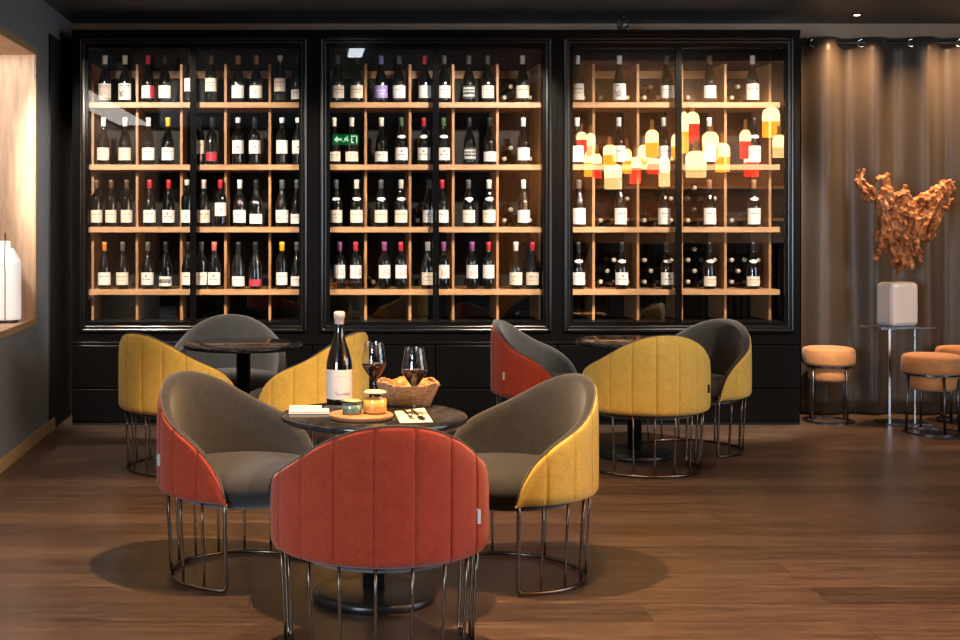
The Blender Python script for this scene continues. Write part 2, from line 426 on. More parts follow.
# right wall with window
w = MB(); R0, R1 = 0.4, 5.4
w.box(XR, XR + 0.3, R1, YB, 0, ZC); w.box(XR, XR + 0.3, YR, R0, 0, ZC); w.box(XR, XR + 0.3, R0, R1, 0, 0.4); w.box(XR, XR + 0.3, R0, R1, 2.6, ZC)
struct(w.build('wall_right', M['wall_dark']), 'dark wall with a window, out of view')
def window(name, x, y0, y1, z0, z1, nm, label):
    m = MB()
    for k in range(nm + 1):
        y = y0 + (y1 - y0) * k / nm
        a = max(y0, y - 0.03); b = min(y1, y + 0.03); m.box(x, x + 0.06, a, b, z0, z1)
    m.box(x, x + 0.06, y0, y1, z0, z0 + 0.05); m.box(x, x + 0.06, y0, y1, z1 - 0.05, z1)
    o = struct(m.build(name, M['blackmetal']), label)
    MB().box(x + 0.027, x + 0.033, y0 + .03, y1 - .03, z0 + 0.05, z1 - 0.05).build('pane', M['glass'], o)
window('window_1', XR + 0.12, R0, R1, 0.4, 2.6, 4, 'tall window letting in daylight')
XA = -6.5
struct(MB().box(XA - 0.3, XA, YR, 2.95, 0, ZC).build('wall_added_alcove', M['wall_dark']), 'dark wall of an added side room, out of view')  # side room invented to hold a fill window outside the glass reflections
struct(MB().box(XA - 0.3, XL - T, 2.95, 3.15, 0, ZC).build('wall_added_alcove_end', M['wall_dark']), 'dark end wall of an added side room, out of view')
m = MB(); V0, V1 = -5.6, -2.6
for k in range(4):
    x = V0 + (V1 - V0) * k / 3; m.box(max(V0, x - .03), min(V1, x + .03), YR - 0.18, YR - 0.12, 0.4, 2.6)
m.box(V0, V1, YR - 0.18, YR - 0.12, 0.4, 0.45); m.box(V0, V1, YR - 0.18, YR - 0.12, 2.55, 2.6)
o = struct(m.build('window_added', M['blackmetal']), 'added window of an invented side room, out of view, giving cool daylight')  # added window, set where the cabinet glass cannot mirror it
MB().box(V0 + .03, V1 - .03, YR - 0.153, YR - 0.147, 0.45, 2.55).build('pane', M['glass'], o)

def perforated():
    m, nt, b, out = mat_new('perforated_oak')
    v = mapped(nt, (28, 28, 28)); vo = nd(nt, 'ShaderNodeTexVoronoi'); vo.inputs['Randomness'].default_value = 0.0; vo.inputs['Scale'].default_value = 1.0
    nt.links.new(v, vo.inputs['Vector'])
    lt = nd(nt, 'ShaderNodeMath', operation='LESS_THAN'); lt.inputs[1].default_value = 0.25; nt.links.new(vo.outputs['Distance'], lt.inputs[0])
    f = noise(nt, mapped(nt, (1, 9, 9)), 4, 5)
    mx = nd(nt, 'ShaderNodeMix', data_type='RGBA'); mx.inputs[7].default_value = (0.02, 0.01, 0.005, 1)
    nt.links.new(lt.outputs[0], mx.inputs[0]); nt.links.new(ramp(nt, f, [(0.3, (0.45, 0.26, 0.11)), (0.7, (0.62, 0.38, 0.18))]), mx.inputs[6])
    nt.links.new(mx.outputs[2], b.inputs['Base Color']); b.inputs['Roughness'].default_value = 0.5
    return m
struct(MB().box(2.2, XR, 1.2, 6.9, 2.72, ZC).build('trim_3', perforated()), 'perforated wood soffit over the bar, mirrored in the glass')

# ------------------------------------------------------------------ bottles
BURG = [(0.0, 0.004), (0.038, 0.0), (0.043, 0.006), (0.044, 0.02), (0.044, 0.135), (0.042, 0.155), (0.036, 0.18), (0.027, 0.208), (0.019, 0.235), (0.0155, 0.26), (0.0145, 0.30), (0.016, 0.302), (0.016, 0.318), (0.0, 0.319)]
BORD = [(0.0, 0.004), (0.035, 0.0), (0.0395, 0.006), (0.040, 0.02), (0.040, 0.19), (0.038, 0.205), (0.030, 0.222), (0.019, 0.236), (0.0155, 0.25), (0.0145, 0.30), (0.016, 0.302), (0.016, 0.318), (0.0, 0.319)]
def label_mesh(r, z0, z1, arc=150, n=14):
    m = MB(); vs = []; uv = []
    for j in range(2):
        for i in range(n + 1):
            a = math.radians(-90 - arc / 2 + arc * i / n)
            vs.append((r * math.cos(a), r * math.sin(a), z0 if j == 0 else z1)); uv.append((i / n, j))
    m.add(vs, [(i, i + 1, n + 2 + i, n + 1 + i) for i in range(n)], True); m.uv = uv
    # inner skin so the label has paper thickness
    return m.mesh('label')
ME = {}
ME['burg'] = MB().lathe(BURG, 20).mesh('glass_body'); ME['bord'] = MB().lathe(BORD, 20).mesh('glass_body')
for k in ('burg', 'bord'): ME[k].materials.append(M['bottle'])
ME_CAP = {}
def cap_mesh(c, short):
    if (c, short) not in ME_CAP:
        h = 0.285 if short else 0.262
        m = MB().lathe([(0.0155, h), (0.0168, h + 0.001), (0.0166, 0.3), (0.0178, 0.303), (0.0178, 0.3205), (0.014, 0.3225), (0.0, 0.323)], 14).mesh('capsule')
        m.materials.append(CAP[c]); ME_CAP[(c, short)] = m
    return ME_CAP[(c, short)]
ME_LAB = {}
def lab_mesh(kind, shape, hi):
    key = (kind, shape, hi)
    if key not in ME_LAB:
        r = 0.0447 if shape == 'burg' else 0.0406
        z0, z1 = {'lo': (0.022, 0.088), 'mid': (0.03, 0.115), 'tall': (0.018, 0.128), 'hi': (0.075, 0.165), 'short': (0.02, 0.07)}[hi]
        m = label_mesh(r, z0, z1); m.materials.append(LAB[kind][0]); ME_LAB[key] = m
    return ME_LAB[key]
ME_NECK = label_mesh(0.0345, 0.182, 0.205, 130); ME_NECK.materials.append(M['white'])
def neck_seal():
    # small seal band hugging the shoulder
    m = MB(); vs = []; n = 12; arc = 120
    for j, (r, z) in enumerate([(0.0375, 0.178), (0.0300, 0.203)]):
        for i in range(n + 1):
            a = math.radians(-90 - arc / 2 + arc * i / n); k = math.cos((i / n - 0.5) * PI) 
            zz = z + (0.010 * (1 - k) if j == 0 else -0.008 * (1 - k)); rr = r + (-0.0022 if j == 0 else 0.0012) * (1 - k) * 2
            vs.append((rr * math.cos(a), rr * math.sin(a), zz))
    m.add(vs, [(i, i + 1, n + 2 + i, n + 1 + i) for i in range(n)], True)
    me = m.mesh('neck_label'); me.materials.append(M['white']); return me
ME_SEAL = neck_seal()

ORD = ['first', 'second', 'third', 'fourth', 'fifth', 'sixth', 'seventh', 'eighth', 'ninth', 'tenth', 'eleventh', 'twelfth']
UNAME = ['wall-side cabinet', 'middle cabinet', 'curtain-side cabinet']
SNAME = ['top shelf', 'second shelf', 'third shelf', 'lowest shelf']
SHZ = [PZ(y, 9.24) for y in (102.2, 164.5, 227.0, 289.5)]
SY0, SY1 = 9.24, 9.70
# (px, capsule, label, shape, label height, seal)
ROWS = {
 (0, 0): [(105, 'cream', 'scribble', 'burg', 'tall'), (125, 'cream', 'figure', 'burg', 'tall'), (148, 'red', 'halfred', 'burg', 'mid'), (165, 'black', 'plain', 'burg', 'mid'),
          (190, 'black', 'plain', 'bord', 'hi'), (211, 'brown', 'warm', 'bord', 'hi'), (238, 'tan', 'dot', 'burg', 'mid'), (256, 'tan', 'dot', 'burg', 'mid'), (280, 'cream', 'warm', 'bord', 'hi'), (297.5, 'black', 'plain', 'burg', 'lo')],
 (0, 1): [(103.5, 'white', 'tan', 'burg', 'mid'), (125, 'white', 'tan', 'burg', 'mid'), (148.5, 'white', 'plain', 'burg', 'mid'), (168, 'yellow', 'plain', 'burg', 'mid'),
          (199, 'black', 'tan', 'bord', 'hi'), (212, 'black', 'redcross', 'bord', 'lo'), (238, 'white', 'dot', 'bord', 'hi'), (254.5, 'black', 'dot', 'bord', 'hi'), (282, 'white', 'dot', 'bord', 'hi'), (298, 'white', 'dot', 'bord', 'hi')],
 (0, 2): [(96.6, 'brown', 'tan', 'bord', 'mid'), (111.2, 'brown', 'tan', 'bord', 'mid'), (126.6, 'brown', 'tan', 'bord', 'mid'), (149.7, 'red', 'plain', 'burg', 'mid'), (168.8, 'red', 'crest', 'burg', 'mid'), (187, 'cream', 'dot', 'bord', 'mid'),
          (203.8, 'cream', 'warm', 'burg', 'mid'), (220.5, 'red', 'dot', 'bord', 'hi'), (239.7, 'white', 'plain', 'burg', 'mid'), (255.9, 'black', 'plain', 'burg', 'lo'), (282, 'grey', 'sketch', 'burg', 'mid'), (297, 'grey', 'plain', 'burg', 'lo')],
 (0, 3): [(104.5, 'orange', 'plain', 'burg', 'mid'), (122.6, 'grey', 'tan', 'burg', 'mid'), (147.8, 'grey', 'crest', 'burg', 'mid'), (165.6, 'black', 'block', 'burg', 'lo'), (188, 'black', 'plain', 'burg', 'mid'),
          (201.2, 'grey', 'plain', 'bord', 'mid'), (214.2, 'pink', 'crest', 'burg', 'mid'), (238.3, 'black', 'plain', 'burg', 'lo'), (255.3, 'black', 'redcross', 'burg', 'short'), (282, 'yellow', 'plain', 'bord', 'mid'), (297, 'grey', 'plain', 'burg', 'lo')],
 (1, 0): [(337.6, 'grey', 'warm', 'burg', 'mid'), (356.8, 'black', 'warm', 'burg', 'mid'), (381, 'violet', 'purple', 'burg', 'mid'), (399, 'grey', 'plain', 'burg', 'mid'), (424.7, 'red', 'dot', 'burg', 'mid'), (444, 'grey', 'plain', 'burg', 'mid'),
          (468.7, 'grey', 'bands', 'burg', 'mid'), (487.5, 'grey', 'warm', 'burg', 'mid'), (522.6, 'cream', 'warm', 'burg', 'mid')],
 (1, 1): [(334, 'cream', 'tan', 'burg', 'lo'), (351.7, 'cream', 'tan', 'burg', 'lo'), (381.4, 'cream', 'plain', 'burg', 'lo'), (401.3, 'green', 'crest', 'burg', 'mid', 1), (424, 'red', 'crest', 'burg', 'mid', 1), (443.4, 'green', 'crest', 'burg', 'mid', 1),
          (469.4, 'black', 'bands', 'burg', 'mid'), (489.8, 'black', 'slip', 'burg', 'lo'), (523.3, 'white', 'plain', 'burg', 'mid')],
 (1, 2): [(336, 'grey', 'tan', 'burg', 'mid', 1), (356.5, 'cream', 'warm', 'burg', 'mid', 1), (381, 'grey', 'tan', 'burg', 'mid', 1), (401, 'cream', 'warm', 'burg', 'mid', 1), (429, 'grey', 'plain', 'burg', 'mid'), (442, 'red', 'plain', 'burg', 'mid'),
          (468.5, 'grey', 'warm', 'burg', 'mid', 1), (489, 'cream', 'warm', 'burg', 'mid', 1), (523.5, 'white', 'plain', 'burg', 'mid')],
 (1, 3): [(339.7, 'plum', 'slip', 'bord', 'hi'), (355.7, 'red', 'slip', 'bord', 'hi'), (384.4, 'plum', 'slip', 'bord', 'hi'), (400.8, 'red', 'slip', 'bord', 'hi'), (427.7, 'cream', 'tan', 'burg', 'mid'), (443.5, 'plum', 'slip', 'bord', 'hi'),
          (472, 'plum', 'slip', 'bord', 'hi'), (488.4, 'red', 'slip', 'bord', 'hi'), (515.8, 'cream', 'tan', 'burg', 'mid'), (532.3, 'red', 'tan', 'burg', 'mid')],
 (2, 0): [(577.5, 'white', 'warm', 'burg', 'tall'), (619.4, 'white', 'figure', 'burg', 'tall'), (667, 'grey', 'plain', 'burg', 'mid'), (709.5, 'brown', 'plain', 'burg', 'mid'), (752.4, 'white', 'warm', 'burg', 'tall')],
 (2, 1): [(577, 'white', 'plain', 'burg', 'tall'), (618.7, 'white', 'plain', 'burg', 'tall'), (664, 'white', 'plain', 'burg', 'tall'), (709, 'white', 'plain', 'burg', 'tall'), (754, 'black', 'plain', 'burg', 'tall', 1)],
 (2, 2): [(579, 'grey', 'plain', 'burg', 'tall'), (620.2, 'grey', 'plain', 'burg', 'tall'), (663.8, 'grey', 'plain', 'burg', 'tall'), (709.3, 'tan', 'plain', 'burg', 'tall'), (753.7, 'tan', 'plain', 'burg', 'tall', 1)],
 (2, 3): [(578.3, 'black', 'plain', 'burg', 'mid', 1), (621.6, 'black', 'crest', 'burg', 'mid', 1), (666.6, 'grey', 'crest', 'burg', 'mid', 1), (709.3, 'black', 'tan', 'burg', 'lo', 1), (752.9, 'black', 'tan', 'burg', 'lo', 1)],
}
def make_bottle(cap, lab, shape, hi, seal, name='wine_bottle'):
    r = empty(name)
    link('glass_body', ME[shape], None, r)
    link('capsule', cap_mesh(cap, shape == 'bord' and cap in ('white', 'cream')), None, r)
    if lab: link('label', lab_mesh(lab, shape, hi), None, r)
    if seal: link('neck_label', ME_SEAL, None, r)
    return r
PROTO = {}
for (u, sh), row in ROWS.items():
    for i, it in enumerate(row):
        px, cap, lab, shape, hi = it[:5]; seal = len(it) > 5
        key = (cap, lab, shape, hi, seal)
        if key in PROTO: b = copy_tree(PROTO[key])
        else: b = PROTO[key] = make_bottle(*key)
        D = 9.292
        b.location = (PX(px, D), D, SHZ[sh] + 0.0005)
        b.rotation_euler = (0, 0, math.radians(random.uniform(-9, 9)))
        lo = it[5:] and ', neck seal' or ''
        tag(b, f"{cap}-capped bottle, {LAB[lab][1]}, {ORD[i]} from left, {SNAME[sh]}, {UNAME[u]}", 'bottle', f'bottles on the {SNAME[sh]} of the {UNAME[u]}')

# laid bottles, capsule end to the front, stacked in the cells
LY = 9.385; DX = 13.2; RB = 0.044
PALE = {
 (2, 0): [(585, 0), (601, 0), (629, 0), (646, 0), (653, 1), (659, 0), (690, 0), (717, 0), (731, 0), (737, 1), (744, 0)],
 (2, 1): [(602, 0), (629, 0), (608, 1), (622, 1), (673, 0), (646, 0)],
 (2, 2): [(586, 0), (602, 0), (646, 0), (629, 2), (673, 2), (673, 0), (689, 0), (717, 2), (717, 0), (733, 0), (761, 0), (697, 3)],
 (2, 3): [(586, 2), (586, 0), (602, 0), (615, 2), (609, 1), (629, 0), (646, 0), (646, 2), (653, 1), (673, 2), (673, 0), (690, 2), (697, 3), (717, 2), (733, 2), (741, 1), (747, 2), (761, 2), (690, 0), (717, 0), (733, 0), (761, 0), (697, 1)],
 (1, 0): [(505, 0), (512, 1), (532, 0)],
 (1, 1): [(505, 0), (512, 1), (532, 0)],
 (1, 2): [(505, 0), (512, 1), (532, 0), (418, 0), (425, 1)],
 (1, 3): [(374, 0)],
}
CELLC = {0: [], 1: [343.5, 386.2, 430.9, 474.2, 517.4], 2: [578.9, 614.2, 658.0, 701.6, 745.4]}
GRIDROWS = {(2, 0): 2, (2, 1): 2, (2, 2): 3, (2, 3): 3}
laid_proto = {}
LCAP = {}
for c_ in ('stone', 'black'):
    LCAP[c_] = MB().lathe([(0.0152, 0.285), (0.0160, 0.2865), (0.0155, 0.318), (0.012, 0.3215), (0.0, 0.322)], 14).mesh('capsule'); LCAP[c_].materials.append(CAP[c_])
def laid(cap):
    if cap not in laid_proto:
        b = laid_proto[cap] = empty('wine_bottle'); link('glass_body', ME['burg'], None, b); link('capsule', LCAP[cap], None, b)
        return b
    return copy_tree(laid_proto[cap])
def rowname(r): return ['bottom row', 'second row', 'third row', 'top row'][r]
for (u, sh), dots in PALE.items():
    for ci, cc in enumerate(CELLC[u]):
        half = 20
        mine = [d for d in dots if abs(d[0] - cc) < half + 2 and not (u == 2 and ci == 0 and d[0] > 592) and not (u == 2 and ci == 1 and d[0] < 592)]
        if not mine: continue
        top = max(r for _, r in mine)
        slots = []
        for r in range(top + 1):
            offs = (-1, 0, 1) if r % 2 == 0 else (-0.5, 0.5)
            if u == 2 and ci == 0: offs = (0.35,) if r % 2 == 0 else ()
            for o in offs:
                slots.append((cc + o * (DX if u == 2 else 12.78), r))
        pale = set()
        for d in mine:
            best = min((s for s in slots if s[1] == d[1]), key=lambda s: abs(s[0] - d[0]), default=None)
            if best: pale.add(best)
        if u == 2 and ci == 0:
            slots = [s for s in slots if s[1] == 0]
        # drop dark slots that carry nothing pale above them
        keep = []
        for s in slots:
            if s in pale or any(p[1] > s[1] and abs(p[0] - s[0]) <= DX * 0.55 * (p[1] - s[1]) + 0.1 for p in pale): keep.append(s)
        cnt = {}
        for s in keep:
            k = cnt[s[1]] = cnt.get(s[1], -1) + 1
            b = laid('stone' if s in pale else 'black')
            z = SHZ[sh] + RB + 0.0006 + s[1] * 0.0752
            b.location = (PX(s[0], LY), LY, z); b.rotation_euler = (-PI / 2, 0, 0)
            b.location.y = LY + 0.322
            b.rotation_euler = (PI / 2, 0, 0)
            tag(b, f"laid bottle showing {'pale' if s in pale else 'black'} cap, {ORD[k]} in {rowname(s[1])}, {ORD[ci]} cell, {SNAME[sh]}, {UNAME[u]}", 'bottle', f'laid bottles in the {UNAME[u]}')

# ------------------------------------------------------------------ wine cabinets
DF = 9.175
UNITS = [
 dict(x=(72, 313), fr=(79, 307), gl=(88, 190, 196, 299), div=[92.7, 137, 181.3, 225.5, 269.8], sh=(88, 300)),
 dict(x=(313, 557.5), fr=(320, 551.5), gl=(330, 433, 439, 543), div=[365.7, 410, 453.2, 497.5, 539.5], sh=(326, 542)),
 dict(x=(557.5, 800), fr=(563.5, 794), gl=(573, 676, 682, 785), div=[593.6, 638, 681.8, 725.5, 770], sh=(570, 780)),
]
CZT = 2.665
ZG0, ZG1 = PZ(322, DF), PZ(47.8, DF)
ZF0, ZF1 = PZ(332, DF), PZ(37.5, DF)
def cab_label(i): return ['black wine cabinet beside the slate grey wall', 'black wine cabinet in the middle of the three', 'black wine cabinet beside the taupe curtain'][i]
BACK = 9.712
for u, U in enumerate(UNITS):
    x0, x1 = PX(U['x'][0], DF) + 0.0006, PX(U['x'][1], DF) - 0.0006
    c = empty('wine_cabinet', ((x0 + x1) / 2, DF, 0), 0, cab_label(u), 'cabinet', 'black glazed wine cabinets'); ox, oy = (x0 + x1) / 2, DF
    def L(mb): mb.v = [(a - ox, b - oy, d) for a, b, d in mb.v]; return mb
    gx0, gx1 = PX(U['gl'][0], DF), PX(U['gl'][3], DF)
    fx0, fx1 = PX(U['fr'][0], DF), PX(U['fr'][1], DF)
    # carcass: sides, back, top, plinth block
    m = MB()
    m.box(x0, x0 + 0.02, DF + 0.02, BACK + 0.02, 0, CZT - 0.03); m.box(x1 - 0.02, x1, DF + 0.02, BACK + 0.02, 0, CZT - 0.03)
    m.box(x0 + 0.02, x1 - 0.02, BACK, BACK + 0.02, 0, CZT - 0.03); m.box(x0 + 0.02, x1 - 0.02, DF + 0.02, BACK, 2.60, CZT - 0.03)
    m.box(x0 + 0.02, x1 - 0.02, DF + 0.02, BACK, 0.57, ZG0 - 0.003)
    L(m).build('carcass', M['inside'], c)
    m = MB()
    m.box(x0, gx0 - 0.012, DF, DF + 0.02, 0.02, CZT - 0.03); m.box(gx1 + 0.012, x1, DF, DF + 0.02, 0.02, CZT - 0.03)
    m.box(gx0 - 0.012, gx1 + 0.012, DF, DF + 0.02, ZG1 + 0.012, CZT - 0.03); m.box(gx0 - 0.012, gx1 + 0.012, DF, DF + 0.02, 0.555, ZG0 - 0.012)
    m.box(gx0 - 0.012, gx1 + 0.012, DF + 0.005, DF + 0.02, 0.02, 0.555)
    L(m).build('face_frame', M['lacquer'], c)
    L(MB().box(x0, x1, DF - 0.02, BACK + 0.02, CZT - 0.03, CZT, 0.006)).build('cornice', M['lacquer'], c)
    # stepped moulding round the doors
    m = MB()
    for (a, d, off, w_) in ((fx0, fx1, 0.018, 0.022),):
        z0, z1 = ZF0, ZF1
        m.box(a, a + w_, DF - off, DF, z0, z1, 0.0105); m.box(d - w_, d, DF - off, DF, z0, z1, 0.0105)
        m.box(a + w_, d - w_, DF - off, DF, z1 - w_, z1, 0.006); m.box(a + w_, d - w_, DF - off, DF, z0, z0 + w_, 0.006)
        m.box(a + w_, a + w_ + .02, DF - 0.008, DF, z0 + w_, z1 - w_, 0.004); m.box(d - w_ - .02, d - w_, DF - 0.008, DF, z0 + w_, z1 - w_, 0.004)
        m.box(a + w_ + .02, d - w_ - .02, DF - 0.008, DF, z1 - w_ - .02, z1 - w_, 0.004); m.box(a + w_ + .02, d - w_ - .02, DF - 0.008, DF, z0 + w_, z0 + w_ + .02, 0.004)
    L(m).build('moulding', M['bevel'], c)
    # two glass doors
    for k, (a, b_) in enumerate(((U['gl'][0], U['gl'][1]), (U['gl'][2], U['gl'][3]))):
        ax, bx = PX(a, DF), PX(b_, DF); m = MB()
        sa, sb = (0.012, 0.0195) if k == 0 else (0.0195, 0.012)
        y0, y1 = DF + 0.002, DF + 0.022
        m.box(ax - sa, ax, y0, y1, ZG0 - 0.012, ZG1 + 0.012); m.box(bx, bx + sb, y0, y1, ZG0 - 0.012, ZG1 + 0.012)
        m.box(ax, bx, y0, y1, ZG1, ZG1 + 0.012); m.box(ax, bx, y0, y1, ZG0 - 0.012, ZG0)
        d = L(m).build('door', M['lacquer'], c)
        L(MB().box(ax, bx, DF + 0.011, DF + 0.015, ZG0, ZG1)).build('glass_pane', M['glass'], d)
    # oak shelves, dividers, rail
    sx0, sx1 = max(PX(U['sh'][0], SY0), x0 + .021), min(PX(U['sh'][1], SY0), x1 - .021)
    for z in SHZ:
        L(MB().box(sx0, sx1, SY0, SY1, z - 0.037, z, 0.002)).build('shelf', M['oak'], c)
    for px in U['div']:
        xx = PX(px, 9.335)
        L(MB().box(xx - 0.009, xx + 0.009, 9.335, BACK - 0.001, ZG0, PZ(64, 9.335), 0.001)).build('divider', M['oakv'], c)
    L(MB().box(x0 + 0.021, x1 - 0.021, 9.685, BACK - 0.001, PZ(78.5, 9.69), PZ(71, 9.69))).build('back_rail', M['oak'], c)
    # drawers below
    L(MB().box(x0, x1, DF - 0.012, DF, 0.545, 0.562, 0.003)).build('ledge', M['lacquer'], c)
    mid = (x0 + x1) / 2
    for (z0, z1) in ((0.253, 0.538), (0.028, 0.243)):
        for (a, d) in ((x0 + 0.008, mid - 0.003), (mid + 0.003, x1 - 0.008)):
            L(MB().box(a, d, DF - 0.014, DF + 0.004, z0, z1, 0.004)).build('drawer', M['lacquer'], c)
    L(MB().box(x0, x1, DF + 0.0, DF + 0.03, 0, 0.022)).build('plinth', M['inside'], c)

# ------------------------------------------------------------------ tub chairs
SR = 0.358; ZB = 0.337
RIM = [(0, .773), (14, .766), (25, .748), (38, .715), (50, .674), (62, .634), (73, .604), (85, .570), (93, .538), (100, .500), (106, .447), (110, .392), (113, .340)]
SEAMS = [10.35, 31.05, 51.75, 72.45, 93.15, 113.85]
PMAX = 112.5
def rim_z(a): return interp(RIM, abs(a))
def pol(a, r, z):
    t = math.radians(a); return (-r * math.cos(t), -r * math.sin(t), z)
def puff(a):
    # quilted channels: shallow valley at every seam
    d = min(abs(abs(a) - s) for s in SEAMS)
    return -0.007 * math.exp(-(d / 0.85) ** 2) - 0.0022 * math.exp(-(d / 4.5) ** 2)
def RO(z): return SR - 0.16 * max(0, z - 0.58) ** 2 - 0.10 * max(0, 0.45 - z) ** 2
ANG = []
a = -PMAX
while a <= PMAX + 1e-6:
    ANG.append(a); a += 0.5
def grid(rows, flip=False):
    n = len(rows[0]); vs = [p for r in rows for p in r]; fs = []
    for i in range(len(rows) - 1):
        for j in range(n - 1):
            fs.append((i * n + j, i * n + j + 1, (i + 1) * n + j + 1, (i + 1) * n + j))
    m = MB(); m.add(vs, fs, True); return m
def shell_mesh():
    rows = []
    for a in ANG:
        zr = rim_z(a); h = max(zr - ZB, 0.004); k = min(1.0, h / 0.10); p = puff(a)
        row = [pol(a, 0.295, ZB + 0.004), pol(a, SR - 0.032 * k, ZB), pol(a, SR - 0.012 * k + p * .4, ZB + 0.008 * k), pol(a, SR - 0.003 * k + p * .8, ZB + 0.022 * k)]
        zt = zr - 0.016 * k; z0 = ZB + 0.036 * k
        for q in range(11):
            z = z0 + (zt - z0) * q / 10.0
            e = smoothstep(0, 0.05, (zt - z)) * 0.35 + 0.65
            row.append(pol(a, RO(z) + p * e - 0.003 * (1 - smoothstep(0, 0.05, zt - z)), z))
        row.append(pol(a, RO(zr) - 0.007 * k + p * .5, zr - 0.006 * k))
        row.append(pol(a, RO(zr) - 0.013 * k + p * .3, zr - 0.0015 * k))
        rows.append(row)
    return grid(rows).mesh('outer_shell')
def lining_mesh():
    rows = []
    for a in ANG:
        zr = rim_z(a); h = max(zr - ZB, 0.004); k = min(1.0, h / 0.10); ro = RO(zr)
        row = [pol(a, ro - 0.0125 * k, zr - 0.002 * k), pol(a, ro - 0.020 * k, zr + 0.002 * k), pol(a, ro - 0.032 * k, zr + 0.001 * k), pol(a, ro - 0.044 * k, zr - 0.007 * k), pol(a, ro - 0.051 * k, zr - 0.022 * k)]
        zt = zr - 0.022 * k; zl = min(0.40, zt - 0.004)
        for q in range(1, 9):
            z = zt + (zl - zt) * q / 8.0
            row.append(pol(a, ro - 0.051 * k - 0.012 * (q / 8.0) ** 1.5 * k, z))
        rows.append(row)
    return grid(rows).mesh('inner_lining')
def piping_mesh():
    pts = []
    for a in ANG[::4]:
        zr = rim_z(a); h = max(zr - ZB, 0.004); k = min(1.0, h / 0.10)
        pts.append(pol(a, RO(zr) - 0.0125 * k, zr + 0.0004))
    return MB().tube(pts, 0.0028, 6).mesh('piping')
def seat_mesh():
    return MB().lathe([(0.0, 0.296), (0.19, 0.298), (0.255, 0.306), (0.305, 0.330), (0.328, 0.362), (0.331, 0.38), (0.327, 0.40), (0.312, 0.418), (0.285, 0.431), (0.23, 0.441), (0.12, 0.448), (0.0, 0.450)], 48).mesh('seat')
RR = 0.306
def ring_mesh():
    pts = []
    A = 110
    hi = pol(A, 0.322, 0.362); 
    for zz in (0.362, 0.30, 0.2, 0.1, 0.05):
        pts.append(pol(-A, RR + (0.322 - RR) * zz / 0.36, zz))
    pts += [pol(-A, RR, 0.028), pol(-A + 0.8, RR, 0.018), pol(-A + 2.2, RR, 0.0125), pol(-A + 5, RR, 0.011)]
    a = -A + 8
    while a <= A - 8: pts.append(pol(a, RR, 0.011)); a += 4
    tail = [pol(-p, 0, 0) for p in ()]
    pts += [pol(A - 5, RR, 0.011), pol(A - 2.2, RR, 0.0125), pol(A - 0.8, RR, 0.018), pol(A, RR, 0.028)]
    for zz in (0.05, 0.1, 0.2, 0.30, 0.362): pts.append(pol(A, RR + (0.322 - RR) * zz / 0.36, zz))
    return MB().tube(pts, 0.0080, 10).mesh('base_ring')
def rod_mesh(a):
    return MB().tube([pol(a, RR, 0.012), pol(a, RR + 0.002, 0.08), pol(a, 0.317, 0.25), pol(a, 0.322, 0.355)], 0.0052, 8).mesh('rod')
SHELL = shell_mesh(); LIN = lining_mesh(); PIPE = piping_mesh(); SEAT = seat_mesh(); RING = ring_mesh()
SHELLM = {}
for c_ in ('red', 'yellow', 'charcoal'):
    SHELLM[c_] = SHELL.copy(); SHELLM[c_].name = 'outer_shell_' + c_; SHELLM[c_].materials.append(M[c_])
LIN.materials.append(M['charcoal']); PIPE.materials.append(M['pipe']); SEAT.materials.append(M['charcoal']); RING.materials.append(M['bronze'])
RODS = []
for s_ in SEAMS[:-1]:
    for sg in (-1, 1):
        rm = rod_mesh(s_ * sg); rm.materials.append(M['bronze']); RODS.append(rm)
GL = []
for a_ in (0, 60, -60, 108.5, -108.5):
    p = pol(a_, RR, 0); g_ = MB().lathe([(0.0, 0.0), (0.008, 0.0), (0.008, 0.005), (0.0, 0.005)], 10, p).mesh('glide'); g_.materials.append(M['blackmetal']); GL.append(g_)
def tag_mesh(dark):
    m = MB(); a0 = 52.0
    p0 = Vector(pol(a0, SR + puff(a0) * 0.7 - 0.002, 0)); p1 = Vector(pol(a0, SR + 0.008, 0)); t = Vector((-math.sin(math.radians(a0 + 180)), math.cos(math.radians(a0 + 180)), 0)) 
    vs = []
    for z in (0.445, 0.490):
        for p in (p0, p1):
            for s in (-0.0012, 0.0012): vs.append((p + t * s) + Vector((0, 0, z)))
    m.add(vs, [(0, 1, 3, 2), (4, 6, 7, 5), (0, 4, 5, 1), (2, 3, 7, 6), (0, 2, 6, 4), (1, 5, 7, 3)])
    me = m.mesh('care_tag'); me.materials.append(M['tagdark'] if dark else M['tag']); return me
TAGM = {0: tag_mesh(False), 1: tag_mesh(True)}
def chair(color, x, y, face, label, tg=0):
    r = empty('tub_chair', (x, y, 0), math.radians(face), label, 'chair', 'quilted tub chairs round the bar tables')
    link('outer_shell', SHELLM[color], None, r)
    l = link('inner_lining', LIN, None, r); link('piping', PIPE, None, l)
    link('seat', SEAT, None, r)
    b = link('base_ring', RING, None, r)
    for g_ in GL: link('glide', g_, None, b)
    for rm in RODS: link('rod', rm, None, r)
    if tg is not None: link('care_tag', TAGM[tg], None, r)
    return r
chair('red', PX(379, 4.46), 4.46, 95.5, 'red tub chair with its back to us at the set front table')
chair('red', -0.245, 5.37, -33, 'red tub chair showing charcoal seat, beside the folded napkins of front table')
chair('yellow', 0.77, 5.34, 200, 'mustard tub chair showing charcoal seat, right of the laid front table')
chair('yellow', -0.712, 7.62, 46, 'yellow tub chair nearest the slate grey wall')
chair('yellow', -0.027, 7.62, 152, 'mustard tub chair behind the open wine bottle on front table')
chair('red', 1.449, 8.2, -21, 'red tub chair in front of middle cabinet, left of round table')
chair('yellow', 1.866, 7.6, 97, 'yellow tub chair with back to us at the round table near the curtain', 1)
chair('yellow', 2.289, 8.2, 215, 'pale yellow tub chair turned sideways, charcoal seat, nearest the tan stools', None)
